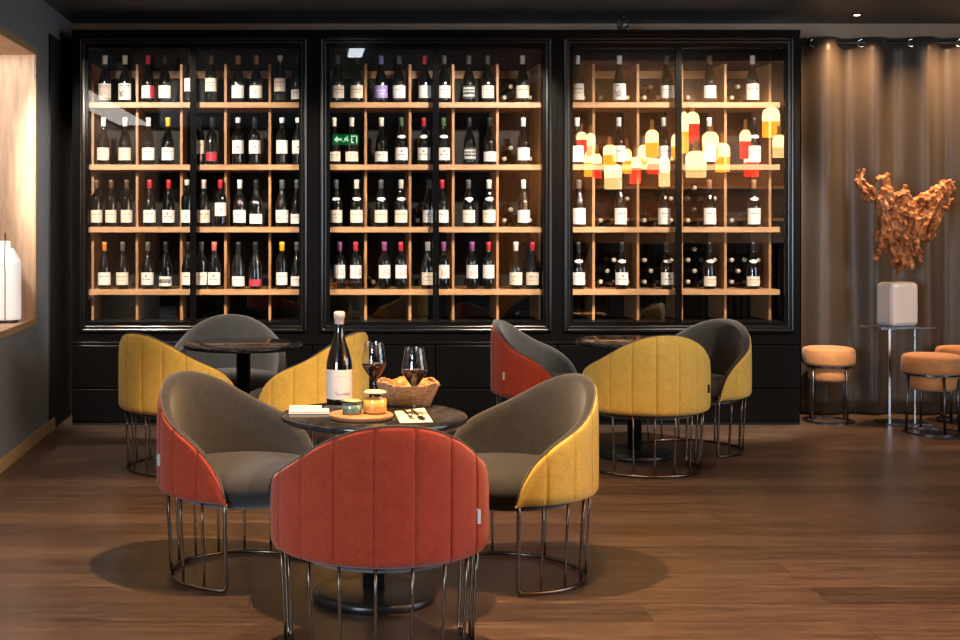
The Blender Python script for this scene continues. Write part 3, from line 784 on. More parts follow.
chair('charcoal', PX(229, 8.45), 8.45, 272, 'all-charcoal tub chair facing us behind the unlaid round table', None)

# ------------------------------------------------------------------ tables
def table(x, y, label):
    t = empty('pedestal_table', (x, y, 0), 0, label, 'table', 'round black pedestal tables')
    R = 0.344
    MB().lathe([(0.0, 0.652), (R - 0.012, 0.652), (R - 0.004, 0.655), (R, 0.662), (R, 0.671), (R - 0.003, 0.677), (R - 0.010, 0.680), (0.0, 0.680)], 96).build('tabletop', M['marble'], t)
    MB().lathe([(0.0, 0.035), (0.041, 0.035), (0.041, 0.648), (0.12, 0.648), (0.12, 0.6525), (0.0, 0.6525)], 32).build('column', M['blackmetal'], t)
    MB().lathe([(0.0, 0.0), (0.222, 0.0), (0.225, 0.004), (0.225, 0.020), (0.221, 0.027), (0.205, 0.031), (0.06, 0.036), (0.0, 0.036)], 64).build('base_plate', M['blackmetal'], t)
    return t
TX, TY, TZ = PX(374, 5.03), 5.03, 0.680
table(TX, TY, 'round black marble pedestal table set with wine and bread')
table(-0.383, 7.82, 'bare round black pedestal table between two yellow tub chairs')
table(PX(634.5, 8.0), 8.0, 'bare round black pedestal table near the curtain, behind yellow chair')

# ------------------------------------------------------------------ things on the front table
b = empty('wine_bottle', (PX(339.3, 5.25), 5.25, TZ + 0.0005), 0, 'dark red-wine bottle with big pale label standing on the front table', 'bottle')
k = 0.357 / 0.319
prof = [(r * 1.13, z * k) for r, z in BURG]
MB().lathe(prof, 40).build('glass_body', M['bottle'], b)
MB().lathe([(0.0178, 0.313), (0.0182, 0.314), (0.0188, 0.334), (0.0215, 0.336), (0.0215, 0.353), (0.0195, 0.359), (0.012, 0.3615), (0.0, 0.362)], 24).build('capsule', simple('wax_pink', (0.62, 0.50, 0.44), 0.5), b)
lm = label_mesh(0.0503, 0.027, 0.140, 168, 24); lm.materials.append(label_mat('front_label', (0.80, 0.70, 0.64), [('text', .36, .72, .765, .785, (.5, .42, .38)), ('text', .42, .76, .80, .81, (.6, .5, .45))]))
lo = link('label', lm, None, b)
# handwritten line near the foot of the label
pts = []
for i in range(60):
    u = i / 59.0; a = math.radians(-90 - 84 + 168 * (0.40 + 0.42 * u))
    z = 0.027 + 0.113 * (0.185 + 0.05 * math.sin(u * 42) * (0.55 + 0.45 * math.cos(u * 9)) + (0.06 if u < .08 else 0) * math.sin(u * 40))
    pts.append((0.0506 * math.cos(a), 0.0506 * math.sin(a), z))
MB().tube(pts, 0.0006, 5).build('script_lettering', simple('ink', (0.10, 0.07, 0.06), 0.6), lo)

def wine_glass(x, y, label):
    g = empty('wine_glass', (x, y, TZ + 0.0005), 0, label, 'glass', 'wine glasses on the front table')
    prof = [(0.0, 0.0025), (0.034, 0.001), (0.037, 0.0005), (0.0365, 0.002), (0.02, 0.005), (0.006, 0.011), (0.0042, 0.02), (0.0038, 0.085), (0.006, 0.094), (0.014, 0.104), (0.032, 0.128), (0.0455, 0.150), (0.0475, 0.160), (0.0465, 0.172), (0.041, 0.205), (0.0355, 0.243), (0.0352, 0.2445), (0.0346, 0.243), (0.040, 0.205)]
    MB().lathe(prof, 40).build('bowl', M['clear'], g)
    w = [(0.0, 0.1005), (0.008, 0.1012), (0.014, 0.1062), (0.031, 0.1295), (0.0443, 0.151), (0.0462, 0.160), (0.0463, 0.161), (0.0, 0.161)]
    MB().lathe(w, 40).build('red_wine', M['wine'], g)
    return g
wine_glass(PX(374, 5.24), 5.24, 'red wine glass between the bottle and the bread basket')
wine_glass(PX(414.3, 5.02), 5.02, 'red wine glass in front of the bread basket, beside cutlery napkin')

# bread basket
def basket():
    D = 5.265; o = empty('bread_basket', (PX(408, D), D, TZ + 0.0005), 0, 'wicker basket of bread on the front table', 'basket')
    nu, nv = 120, 24; vs = []; fs = []
    def P(u, v, off=0.0):
        t = 2 * PI * u / nu
        a0, b0 = 0.082 + 0.034 * v, 0.060 + 0.030 * v
        e = 0.55
        cx = math.copysign(abs(math.cos(t)) ** e, math.cos(t)); cy = math.copysign(abs(math.sin(t)) ** e, math.sin(t))
        lift = 0.012 * v * (abs(math.cos(t) * math.sin(t)) * 2) ** 3 
        row = int(v * nv)
        wv = 0.0016 * math.sin(t * 22 + PI * (row % 2))
        k = 1 + (wv + off) / 0.09
        return (a0 * cx * k, b0 * cy * k, 0.002 + 0.078 * v + lift)
    m = MB()
    for j in range(nv + 1):
        for i in range(nu): vs.append(P(i, j / nv))
    for j in range(nv):
        for i in range(nu): fs.append((j * nu + i, j * nu + (i + 1) % nu, (j + 1) * nu + (i + 1) % nu, (j + 1) * nu + i))
    fs.append(tuple(range(nu)))
    m.add(vs, fs, True)
    w = m.build('woven_side', M['wicker'], o)
    sd = w.modifiers.new('Solidify', 'SOLIDIFY'); sd.thickness = 0.003; sd.offset = -1
    rim = MB()
    for ph in (0, PI):
        pts = []
        for i in range(nu * 2):
            p = Vector(P(i / 2.0, 1.0)); tw = i * 0.35 + ph
            pts.append(p + Vector((0, 0, 0.0025 * math.sin(tw))) + Vector((p.x, p.y, 0)).normalized() * 0.0025 * math.cos(tw))
        rim.tube(pts, 0.0032, 6, closed=True)
    rim.build('rim', M['wicker'], o)
    st = MB()
    for i in range(0, nu, 12):
        st.tube([P(i, 0.02, 0.0035), P(i, .5, 0.0035), P(i, 0.98, 0.0035)], 0.0022, 6)
    st.build('stake', M['wicker'], o)
    return D
DBK = basket()
def bread(dx, dy, dz, sx, sy, sz, rz, tilt, label, croissant=False):
    m = MB(); nu, nv = 28, 20; rows = []
    vs = []; fs = []
    for j in range(nv + 1):
        s = -1 + 2 * j / nv
        for i in range(nu):
            t = 2 * PI * i / nu; r = max(0.02, (1 - abs(s) ** 2.4)) ** 0.5
            if croissant: r *= 1 + 0.06 * math.cos(s * 16)
            x = s * sx; y = r * sy * math.cos(t) + (0.35 * sx * s * s if croissant else 0); z = r * sz * math.sin(t)
            vs.append((x, y, z))
    for j in range(nv):
        for i in range(nu): fs.append((j * nu + i, j * nu + (i + 1) % nu, (j + 1) * nu + (i + 1) % nu, (j + 1) * nu + i))
    fs.append(tuple(range(nu))); fs.append(tuple(nv * nu + i for i in range(nu)))
    m.add(vs, fs, True)
    o = m.build('bread_roll', M['bread']); tag(o, label, 'bread', 'bread rolls in the wicker basket')
    o.location = (PX(408, DBK) + dx, DBK + dy, TZ + dz); o.rotation_euler = (0, tilt, rz)
bread(-0.036, 0.010, 0.074, 0.052, 0.028, 0.027, 0.2, -0.45, 'long crusty roll rising over the basket end nearest the bottle', True)
bread(0.004, -0.035, 0.062, 0.036, 0.030, 0.032, 0.5, 0.0, 'round golden roll in the middle of the basket')
bread(0.058, 0.012, 0.070, 0.045, 0.027, 0.030, 2.8, -0.5, 'pointed crusty roll behind the glass in front of the basket', True)
bread(-0.042, -0.036, 0.052, 0.026, 0.022, 0.022, 0.9, 0.0, 'small pale roll at the front of the basket')
bread(0.008, 0.042, 0.048, 0.034, 0.018, 0.022, 0.1, 0.0, 'roll half hidden at the back of the basket')

# wooden board with two jars
DBD = 4.90
bx = PX(361, DBD)
bo = MB().lathe([(0.0, 0.0), (0.105, 0.0), (0.112, 0.004), (0.1165, 0.012), (0.1165, 0.016), (0.112, 0.0185), (0.0, 0.0185)], 64).build('serving_board', M['board'])
bo.location = (bx, DBD, TZ + 0.0005); tag(bo, 'round wooden serving board holding two jars', 'board')
JZ = TZ + 0.0195
def jar(px, D, r, h, fill, lid, label, fillh):
    j = empty('preserve_jar', (PX(px, D), D, JZ), 0, label, 'jar', 'glass jars on the wooden board')
    MB().lathe([(0.0, 0.0005), (r * .92, 0.0), (r, 0.004), (r, h * .72), (r * .93, h * .78), (r * .93, h * .84), (r * .95, h * .85), (r * .95, h * .88), (r * .88, h * .88)], 36).build('glass_body', M['clear'], j)
    MB().lathe([(0.0, 0.003), (r * .9, 0.003), (r * .955, 0.006), (r * .955, fillh), (0.0, fillh)], 36).build('contents', fill, j)
    MB().lathe([(0.0, h * .885), (r * .93, h * .885), (r * .94, h * .91), (r * .90, h * .95), (r * .7, h * .985), (r * .3, h), (0.0, h)], 36).build('lid', lid, j)
    c = MB(); 
    for sx in (-1, 1):
        c.tube([(sx * r * .75, 0, h * .985), (sx * r * 1.0, 0, h * .96), (sx * r * 1.09, 0, h * .9), (sx * r * 1.07, 0, h * .8)], r * .05, 6)
    c.build('clip', M['steel'], j)
jar(352, 4.885, 0.0365, 0.052, M['teal'], M['lidgreen'], 'low jar of green spread with metal clips on the wooden board', 0.034)
jar(375, 4.905, 0.0435, 0.083, M['honey'], M['lidcream'], 'taller jar of yellow spread with cream lid on the wooden board', 0.052)

# napkin with two small utensils
def quad(name, pts, th, mat):
    m = MB(); vs = [(x, y, z) for z in (0.0, th) for x, y in pts]
    m.add(vs, [(3, 2, 1, 0), (4, 5, 6, 7), (0, 1, 5, 4), (1, 2, 6, 5), (2, 3, 7, 6), (3, 0, 4, 7)])
    return m.build(name, mat)
def tp(px, py):
    D = (HC - TZ) * F / (py - CY); return (PX(px, D), D)
napmat = simple('ivory_napkin', (0.80, 0.72, 0.52), 0.85)
nq = [tp(400, 423.2), tp(433, 422.5), tp(424, 408.5), tp(394.5, 412)]
nap = quad('paper_napkin', nq, 0.002, napmat); nap.location.z = TZ + 0.0005; tag(nap, 'flat ivory napkin under two utensils on the front table', 'napkin')
def utensil(p0, p1, name, label, fork):
    (x0, y0), (x1, y1) = p0, p1; z = TZ + 0.0055
    L_ = math.hypot(x1 - x0, y1 - y0); rz = math.atan2(y1 - y0, x1 - x0)
    o = empty(name, (x0, y0, z), rz, label, 'utensil', 'utensils on the ivory napkin')
    MB().tube([(0, 0, 0), (L_ * .12, 0, 0.001), (L_ * .45, 0, 0.001), (L_ * .7, 0, 0.0005)], [0.0035, 0.0045, 0.003, 0.0022], 8).build('handle', M['darksteel'], o)
    m = MB()
    if fork:
        m.tube([(L_ * .68, 0, 0.0005), (L_ * .76, 0, 0.001)], [0.0025, 0.008], 8)
        for q in (-1, 0, 1): m.tube([(L_ * .74, q * 0.006, 0.001), (L_ * 1.0, q * 0.0065, 0.0015)], 0.0015, 6)
    else:
        n_ = 14; top = []
        vs = [(L_ * (.83 + .17 * math.cos(2 * PI * i / n_)), 0.013 * math.sin(2 * PI * i / n_), 0.003) for i in range(n_)]
        vs += [(L_ * (.83 + .09 * math.cos(2 * PI * i / n_)), 0.007 * math.sin(2 * PI * i / n_), -0.001) for i in range(n_)]
        m.add(vs, [(i, (i + 1) % n_, n_ + (i + 1) % n_, n_ + i) for i in range(n_)] + [tuple(n_ + i for i in range(n_))], True)
    m.build('tines' if fork else 'spoon_bowl', M['darksteel'], o)
utensil(tp(403, 410.5), tp(413, 421), 'small_fork', 'small dark fork lying on the ivory napkin', True)
utensil(tp(411, 410.5), tp(423.5, 421.5), 'small_spoon', 'small dark spoon lying on the ivory napkin', False)
# folded white napkins left of the board
clothm = simple('white_linen', (0.78, 0.72, 0.62), 0.85)
def folded(px0, px1, D0, D1, z0, layers, label):
    m = MB(); z = 0
    for k in range(layers):
        m.box(-0.5 * (PX(px1, D0) - PX(px0, D0)) + 0.001 * k, 0.5 * (PX(px1, D0) - PX(px0, D0)) - 0.001 * k, D0 - (D0 + D1) / 2 + .001 * k, D1 - (D0 + D1) / 2, z, z + 0.0065, 0.003); z += 0.0067
    o = m.build('folded_napkin', clothm); o.location = ((PX(px0, D0) + PX(px1, D0)) / 2, (D0 + D1) / 2, TZ + 0.0005 + z0)
    tag(o, label, 'napkin', 'folded linen napkins on the front table')
folded(288.5, 329.5, 5.0, 5.07, 0, 2, 'folded white linen napkin at the table edge, nearer of the pair')
folded(289, 322, 5.10, 5.15, 0, 2, 'folded white linen napkin at the table edge, farther of the pair')
gd = MB().lathe([(0.0, 0.0), (0.022, 0.0), (0.034, 0.008), (0.036, 0.012), (0.034, 0.0125), (0.021, 0.003), (0.0, 0.003)], 32).build('glass_dish', M['clear'])
gd.location = (PX(333, 5.12), 5.12, TZ + 0.0005); tag(gd, 'small clear glass dish between the napkins and the bottle', 'dish')

# ------------------------------------------------------------------ lantern in the niche
lx, ly = PX(5.0, 8.12), 8.12
lz = NZ0 + 0.0305
la = empty('table_lantern', (lx, ly, lz), 0, 'white milk-can lantern standing in the wood-lined niche', 'lantern')
MB().lathe([(0.0, 0.018), (0.090, 0.018), (0.094, 0.024), (0.095, 0.04), (0.095, 0.355), (0.093, 0.368), (0.060, 0.425), (0.055, 0.438), (0.034, 0.445), (0.033, 0.482), (0.028, 0.486), (0.0, 0.487)], 48).build('shade', simple('opal_shade', (0.85, 0.85, 0.84), 0.4, emit=(1, 0.97, 0.92), es=0.35), la)
MB().lathe([(0.0, 0.0), (0.075, 0.0), (0.078, 0.003), (0.078, 0.018), (0.0, 0.018)], 40).build('foot', M['darksteel'], la)
MB().tube([(0.022, -0.099, 0.02), (0.022, -0.099, 0.30), (0.018, -0.098, 0.37), (0.012, -0.066, 0.43), (0.008, -0.04, 0.50), (0.004, -0.015, 0.535), (0, 0.015, 0.535), (-0.004, 0.04, 0.50), (-0.01, 0.066, 0.43), (-0.015, 0.098, 0.37), (-0.018, 0.099, 0.30), (-0.018, 0.099, 0.02)], 0.0025, 8).build('wire_handle', M['blackmetal'], la)

# ------------------------------------------------------------------ curtain
CYc = 9.655; zrod = PZ(43, CYc)
PER = 49.0
def cwave(px):
    # fabric in front of the rod around px 827, 873.5 ...; rod in front around 850
    ph = 2 * PI * (px - 850) / PER
    return CYc + 0.058 * math.sin(ph + PI / 2) + 0.010 * math.sin(ph * 0.37 + 1.0)
m = MB(); nu = 420; nz = 26; vs = []
xa, xb = 803.0, 1075.0
for j in range(nz + 1):
    t = j / nz; z = 0.012 + (PZ(37.5, CYc) - 0.012) * t
    for i in range(nu + 1):
        px = xa + (xb - xa) * i / nu
        k = 0.72 + 0.28 * t
        y = CYc + (cwave(px) - CYc) * k + 0.008 * (1 - t) * math.sin(px * 0.05 + 3 * t)
        # the hem drags and twists a little
        xx = PX(px, CYc) + 0.02 * (1 - t) ** 2 * math.sin(px * 0.09)
        vs.append((xx, y, z))
fs = []
for j in range(nz):
    for i in range(nu): fs.append((j * (nu + 1) + i, j * (nu + 1) + i + 1, (j + 1) * (nu + 1) + i + 1, (j + 1) * (nu + 1) + i))
m.add(vs, fs, True); cu = m.build('curtain', M['curtain']); tag(cu, 'floor-length taupe eyelet curtain behind the root sculpture', 'curtain')
sd = cu.modifiers.new('Solidify', 'SOLIDIFY'); sd.thickness = 0.003
for k in range(0, 12):
    px = 850 - PER / 4 + PER / 2 * k - PER / 2
    x = PX(px, CYc)
    if px < 806: continue
    sl = 1 if k % 2 == 0 else -1
    # eyelet ring lying in the sloping fabric
    pts = []
    n_ = Vector((sl * 0.55, 1.0, 0)).normalized()
    tdir = Vector((n_.y, -n_.x, 0))
    for i in range(20):
        a = 2 * PI * i / 20; pts.append(Vector((x, cwave(px), zrod)) + tdir * 0.026 * math.cos(a) + Vector((0, 0, 0.026 * math.sin(a))))
    MB().tube(pts, 0.0055, 8, closed=True).build('eyelet', M['chrome'], cu)
rod = empty('curtain_rod', (PX(804, CYc), CYc, zrod), 0, 'black metal curtain rod threaded through the eyelets', 'curtain rod')
MB().tube([(0.02, 0, 0), (2.0, 0, 0)], 0.012, 14).build('pole', M['blackmetal'], rod)
for q in (0.35, 1.6):
    MB().tube([(q, 0, 0), (q, 0.06, 0.0), (q, 0.103, 0.0)], 0.006, 8).build('bracket', M['blackmetal'], rod)

# ------------------------------------------------------------------ pedestal, block, root sculpture
DP = 9.28
px0, px1 = PX(864, DP), PX(931, DP); pz = PZ(326, DP); pcx = (px0 + px1) / 2
pt = empty('display_pedestal', (pcx, DP, 0), 0, 'slender steel pedestal carrying the white stone block', 'pedestal')
ca = math.radians(12)
def rotpts(pts): return [(x * math.cos(ca) - y * math.sin(ca), x * math.sin(ca) + y * math.cos(ca)) for x, y in pts]
hw = (px1 - px0) / 2 * 0.90; hd = 0.12
m = MB(); q = rotpts([(-hw, -hd), (hw, -hd), (hw, hd), (-hw, hd)]); vs = [(x, y, z) for z in (pz - 0.012, pz) for x, y in q]
m.add(vs, [(3, 2, 1, 0), (4, 5, 6, 7), (0, 1, 5, 4), (1, 2, 6, 5), (2, 3, 7, 6), (3, 0, 4, 7)]); m.build('top_plate', M['steel'], pt)
for (xx, dy, hwid) in ((PX(887.5, DP) - pcx, -0.03, 0.008), (PX(918.5, DP) - pcx, 0.06, 0.004)):
    MB().box(xx - hwid, xx + hwid, dy - 0.006, dy + 0.006, 0.008, pz - 0.012, 0.001).build('leg', M['steel'], pt)
MB().box(PX(880, DP) - pcx, PX(926, DP) - pcx, -0.10, 0.10, 0.0, 0.008, 0.002).build('foot_plate', M['darksteel'], pt)
# block: turned stone cube with chamfered shoulders
bk = bmesh.new(); bmesh.ops.create_cube(bk, size=1)
for v in bk.verts: v.co = (v.co.x * 0.235, v.co.y * 0.16, v.co.z * 0.30 + 0.15)
top_e = [e for e in bk.edges if all(v.co.z > 0.2 for v in e.verts)]; 
bmesh.ops.bevel(bk, geom=list(bk.edges), offset=0.028, segments=2, affect='EDGES', profile=0.45)
me = bpy.data.meshes.new('stone_block'); bk.to_mesh(me); bk.free()
sb = link('stone_block', me, M['marble_white']); sb.location = (PX(897.3, DP), DP, pz + 0.0005); sb.rotation_euler = (0, 0, math.radians(22))
for v in me.vertices:
    if v.co.z < 0.001: pass
tag(sb, 'white chamfered stone block standing on the steel pedestal', 'block')
# root
sc_ = 1 / 4.927 * DP / F
rx, rz0 = PX(897.5, DP), PZ(268, DP)
def RP(cx, cy, dy=0.0): return Vector((PX(850 + cx / 4.927, DP), DP + dy, PZ(160 + cy / 4.927, DP)))
ro = empty('root_sculpture', (rx, DP, pz + 0.3005), 0, 'gnarled orange-brown root sculpture held on a rod above the stone block', 'sculpture')
inv = Vector((rx, DP, pz + 0.3005))
m = MB(); rnd = random.Random(11)
def limb(pts, r0, r1, k=7):
    P = []
    for i in range(len(pts) - 1):
        for q in range(k):
            t = q / k; P.append(RP(*pts[i]).lerp(RP(*pts[i + 1]), t))
    P.append(RP(*pts[-1])); n_ = len(P)
    P = [p + Vector((rnd.uniform(-1, 1), rnd.uniform(-1, 1), rnd.uniform(-1, 1))) * 0.007 - inv for p in P]
    rs = [(r0 + (r1 - r0) * i / (n_ - 1)) * 1.12 * rnd.uniform(0.85, 1.3) for i in range(n_)]
    m.tube(P, [r * 0.72 for r in rs], 8)
    ns = 6 if r0 > 0.03 else 4
    for q in range(ns):
        a0 = 2 * PI * q / ns + rnd.uniform(-.4, .4); tw = rnd.uniform(-1.2, 1.2); ph = rnd.uniform(0, 6)
        d0 = (P[-1] - P[0]).normalized(); u_ = d0.cross(Vector((0, 1, 0))).normalized(); w_ = d0.cross(u_)
        Q = []; R_ = []
        for i, p in enumerate(P):
            t = i / (n_ - 1); a = a0 + tw * t; rr = rs[i] * (0.78 + 0.16 * math.sin(ph + t * 9))
            Q.append(p + (u_ * math.cos(a) + w_ * math.sin(a)) * rr); R_.append(rs[i] * (0.30 + 0.10 * math.sin(ph * 2 + t * 14)))
        if rnd.random() < 0.6:      # a splintered end
            e = (Q[-1] - Q[-2]); Q.append(Q[-1] + e * rnd.uniform(0.4, 1.4)); R_.append(R_[-1] * 0.5)
        m.tube(Q, R_, 6)
limb([(235, 500, 0), (200, 400, -.01), (165, 300, -.03), (140, 200, -.02), (95, 140, 0), (55, 95, .02), (50, 45, .02)], 0.050, 0.011)
limb([(62, 85, .02), (75, 45, .03)], 0.010, 0.007, 5)
limb([(45, 95, .02), (35, 110, .0), (60, 160, -.02), (100, 200, -.02)], 0.014, 0.028)
limb([(110, 490, -.04), (130, 430, -.04), (155, 340, -.03), (165, 250, -.02)], 0.016, 0.04)
limb([(200, 60, .01), (165, 90, .01), (180, 150, .0), (190, 230, 0), (215, 350, 0)], 0.017, 0.05)
limb([(130, 100, .02), (160, 85, .03), (200, 95, .04)], 0.018, 0.013)
limb([(275, 155, .02), (240, 170, .0), (200, 190, -.01), (140, 150, -.03)], 0.026, 0.028)
limb([(280, 150, .0), (285, 190, .01), (255, 240, 0), (230, 330, .0)], 0.018, 0.045)
limb([(255, 510, .0), (270, 420, .0), (290, 330, .0), (330, 260, 0), (395, 200, .0), (450, 150, .02), (490, 110, .02)], 0.050, 0.028)
limb([(490, 100, .02), (500, 130, .02), (480, 175, .01)], 0.027, 0.024, 6)
limb([(500, 190, .0), (465, 240, .0), (430, 300, .0), (385, 380, .0), (330, 390, .0)], 0.024, 0.032)
limb([(470, 130, .03), (400, 155, .03), (340, 200, .02), (300, 240, .01)], 0.020, 0.028)
limb([(440, 190, -.03), (390, 250, -.04), (350, 310, -.04), (300, 390, -.03)], 0.026, 0.04)
limb([(360, 330, -.03), (350, 390, -.02), (390, 390, .0)], 0.016, 0.012)
limb([(300, 350, -.03), (320, 430, -.03), (345, 500, -.02)], 0.034, 0.012)
limb([(250, 300, -.05), (255, 400, -.05), (265, 480, -.04), (270, 535, -.03)], 0.030, 0.016)
limb([(300, 420, .0), (300, 480, .0), (310, 535, .0)], 0.03, 0.012)
limb([(225, 430, -.01), (200, 490, -.01), (215, 530, .0)], 0.028, 0.012)
limb([(240, 520, 0), (235, 560, 0)], 0.02, 0.012, 3)
limb([(160, 200, 0), (250, 260, 0), (320, 290, 0)], 0.045, 0.045)
limb([(210, 360, .01), (250, 380, .02), (310, 350, .01)], 0.05, 0.05)
rb = m.build('root_wood', M['root'], ro)
rm_ = rb.modifiers.new('Remesh', 'REMESH'); rm_.mode = 'VOXEL'; rm_.voxel_size = 0.0052; rm_.use_smooth_shade = True
tx = bpy.data.textures.new('gnarl', 'CLOUDS'); tx.noise_scale = 0.05; tx.noise_depth = 5
dm = rb.modifiers.new('Displace', 'DISPLACE'); dm.texture = tx; dm.strength = 0.034; dm.mid_level = 0.5
tx2 = bpy.data.textures.new('pits', 'VORONOI'); tx2.noise_scale = 0.035
dm = rb.modifiers.new('Displace2', 'DISPLACE'); dm.texture = tx2; dm.strength = -0.014; dm.mid_level = 0.35
MB().tube([(PX(897.7, DP) - rx, 0, 0.0005), (PX(897.7, DP) - rx, 0, 0.13)], 0.0035, 8).build('support_rod', M['steel'], ro)

# ------------------------------------------------------------------ stools
def stool(x, y, rz, label, k=1.0):
    s = empty('felt_stool', (x, y, 0), rz, label, 'stool', 'round tan felt stools by the curtain'); s.scale = (k, k, 1)
    MB().lathe([(0.0, 0.388), (0.17, 0.388), (0.186, 0.395), (0.191, 0.41), (0.190, 0.45), (0.186, 0.488), (0.176, 0.503), (0.155, 0.509), (0.0, 0.512)], 48).build('seat', M['stool'], s)
    MB().lathe([(0.0, 0.280), (0.125, 0.280), (0.138, 0.288), (0.143, 0.30), (0.153, 0.388), (0.0, 0.388)], 40).build('drum', M['stool'], s)
    MB().lathe([(0.154, 0.376), (0.168, 0.376), (0.168, 0.389), (0.154, 0.389), (0.154, 0.376)], 40, smooth=False).build('collar', M['darksteel'], s)
    MB().lathe([(0.155, 0.0), (0.186, 0.0), (0.186, 0.008), (0.155, 0.008), (0.155, 0.0)], 48, smooth=False).build('base_ring', M['darksteel'], s)
    for k in range(4):
        a = PI / 2 * k - PI / 2 + 0.0
        MB().tube([(0.173 * math.cos(a), 0.173 * math.sin(a), 0.006), (0.160 * math.cos(a), 0.160 * math.sin(a), 0.382)], 0.0085, 8).build('leg', M['darksteel'], s)
stool(PX(828.5, 9.35), 9.35, 0.5, 'tan felt stool beside the cabinet, partly behind its corner', 0.92)
stool(PX(932.5, 8.87), 8.87, 0.0, 'tan felt stool standing nearest the viewer, beside the pedestal')
stool(PX(965, 9.36), 9.36, 0.6, 'tan felt stool cut off behind the nearer stool')

# ------------------------------------------------------------------ ceiling fittings
def downlight(x, y, label, group=True):
    d = empty('downlight', (x, y, ZC), 0, label, 'ceiling light', 'recessed ceiling downlights')
    MB().lathe([(0.019, -0.001), (0.034, -0.004), (0.036, -0.0005), (0.019, -0.0005)], 28).build('trim_ring', M['blackmetal'], d)
    MB().lathe([(0.0, -0.0015), (0.019, -0.0015), (0.019, -0.0006), (0.0, -0.0006)], 24).build('lens', simple('lamp_lens', (0.8, 0.8, 0.8), 0.4, emit=(1, 0.78, 0.5), es=25), d)
    return d
downlight(PX(857, 9.34), 9.34, 'recessed downlight above the curtain, its warm lamp lit')
# small black spotlight on the ceiling above the cabinets
sx_ = PX(623, 9.42)
sp = empty('ceiling_spotlight', (sx_, 9.42, ZC), 0, 'small black adjustable spotlight fixed to ceiling above the cabinets', 'spotlight')
MB().lathe([(0.0, -0.012), (0.036, -0.012), (0.038, -0.0005), (0.0, -0.0005)], 24).build('canopy', M['blackmetal'], sp)
y_ = MB()
for s_ in (-1, 1): y_.tube([(s_ * 0.010, 0, -0.012), (s_ * 0.034, 0, -0.03), (s_ * 0.036, 0, -0.075)], 0.005, 6)
y_.build('yoke', M['blackmetal'], sp)
h = MB().lathe([(0.0, 0.045), (0.018, 0.045), (0.024, 0.03), (0.028, -0.035), (0.026, -0.036), (0.022, -0.02), (0.0, -0.02)], 24).build('lamp_head', simple('grey_metal', (0.16, 0.15, 0.14), 0.35, 0.6), sp)
h.location = (0, 0, -0.075); h.rotation_euler = (0.5, 0.55, 0)

# ------------------------------------------------------------------ the bar behind the viewer's right, seen mirrored in the glass
MIR = 2 * 9.188
def MP(px, py, Dm): return (PX(px, Dm), MIR - Dm, PZ(py, Dm))
lampcol = {'yellow': (0.95, 0.42, 0.03), 'red': (0.85, 0.04, 0.015), 'cream': (1.0, 0.66, 0.26), 'amber': (1.0, 0.48, 0.04)}
lampM = {k: simple('dipped_glass_' + k, c, 0.3, emit=c, es={'red': 10, 'yellow': 10, 'cream': 8.5, 'amber': 10}[k]) for k, c in lampcol.items()}
glow = simple('glowing_glass', (0.9, 0.8, 0.6), 0.3, emit=(1.0, 0.68, 0.30), es=19)
neckm = simple('amber_neck', (0.5, 0.2, 0.05), 0.3, emit=(1, 0.45, 0.12), es=1.8)
LAMPS = [(581.7, 132, 152, 10, 'red'), (590.7, 133.5, 156, 9, 'cream'), (588.9, 150.5, 176.6, 9.5, 'yellow'), (597, 154, 178.5, 9, 'red'), (609.5, 145, 166, 12.5, 'yellow'),
 (613, 164, 189, 17, 'cream'), (627, 149, 173.5, 9, 'yellow'), (635.5, 157, 183.5, 11, 'red'), (644.5, 145, 168.5, 12.5, 'cream'), (652, 130, 157, 13, 'amber'), (653.5, 158, 174, 12, 'red'),
 (664.3, 157, 186.5, 11, 'cream'), (676, 134, 160, 9, 'yellow'), (684.3, 112, 153, 8.5, 'yellow'), (692.5, 112, 143, 13, 'red'), (696, 151, 177.5, 20, 'cream'), (710.5, 132, 159.5, 16, 'cream'),
 (722.6, 143, 172, 14, 'yellow'), (745.4, 130, 158.6, 11, 'red'), (751.3, 153, 176.6, 14, 'red'), (771, 107.5, 137, 17, 'yellow'), (779, 135, 157.7, 12.5, 'cream')]
ORD2 = ['thirteenth', 'fourteenth', 'fifteenth', 'sixteenth', 'seventeenth', 'eighteenth', 'nineteenth', 'twentieth', 'twenty-first', 'twenty-second']
order_by_px = sorted(range(len(LAMPS)), key=lambda i: LAMPS[i][0])
for i, (px, y0, y1, wd, col) in enumerate(LAMPS):
    Dm = 15.6 + 0.32 * (i % 3 - 1)
    x, y, zt = MP(px, y0, Dm); zb = PZ(y1, Dm); R = wd * Dm / F / 2; H = zt - zb
    la_ = empty('bottle_pendant', (x, y, zb), 0, f"{col} dipped glass bottle pendant lit over the bar, {['lower', 'higher'][y0 < 140]} hung, number {ORD[order_by_px.index(i) % 11]}", 'pendant lamp', 'bottle pendant lamps over the bar')
    la_['label'] = f"lit {col}-dipped bottle pendant mirrored in the cabinet glass, {(ORD + ORD2)[order_by_px.index(i)]} from left"
    cut = H * (0.60 if col == 'red' else 0.52)
    if col == 'cream': cut = H * 0.45
    MB().lathe([(R * .96, 0.0), (R, 0.004), (R, cut)], 24).build('dipped_shade', lampM[col], la_)
    MB().lathe([(R, cut), (R, H * .78), (R * .93, H * .87), (R * .7, H * .95), (R * .38, H)], 24).build('clear_shade', glow, la_)
    nz = min(0.12, H * .4)
    MB().lathe([(R * .38, H), (R * .30, H + nz * .4), (R * .28, H + nz), (0.0, H + nz)], 16).build('neck', neckm, la_)
    MB().tube([(0, 0, H + nz), (0, 0, max(H + nz + 0.02, 2.72 - zb))], 0.003, 6).build('cord', M['blackmetal'], la_)
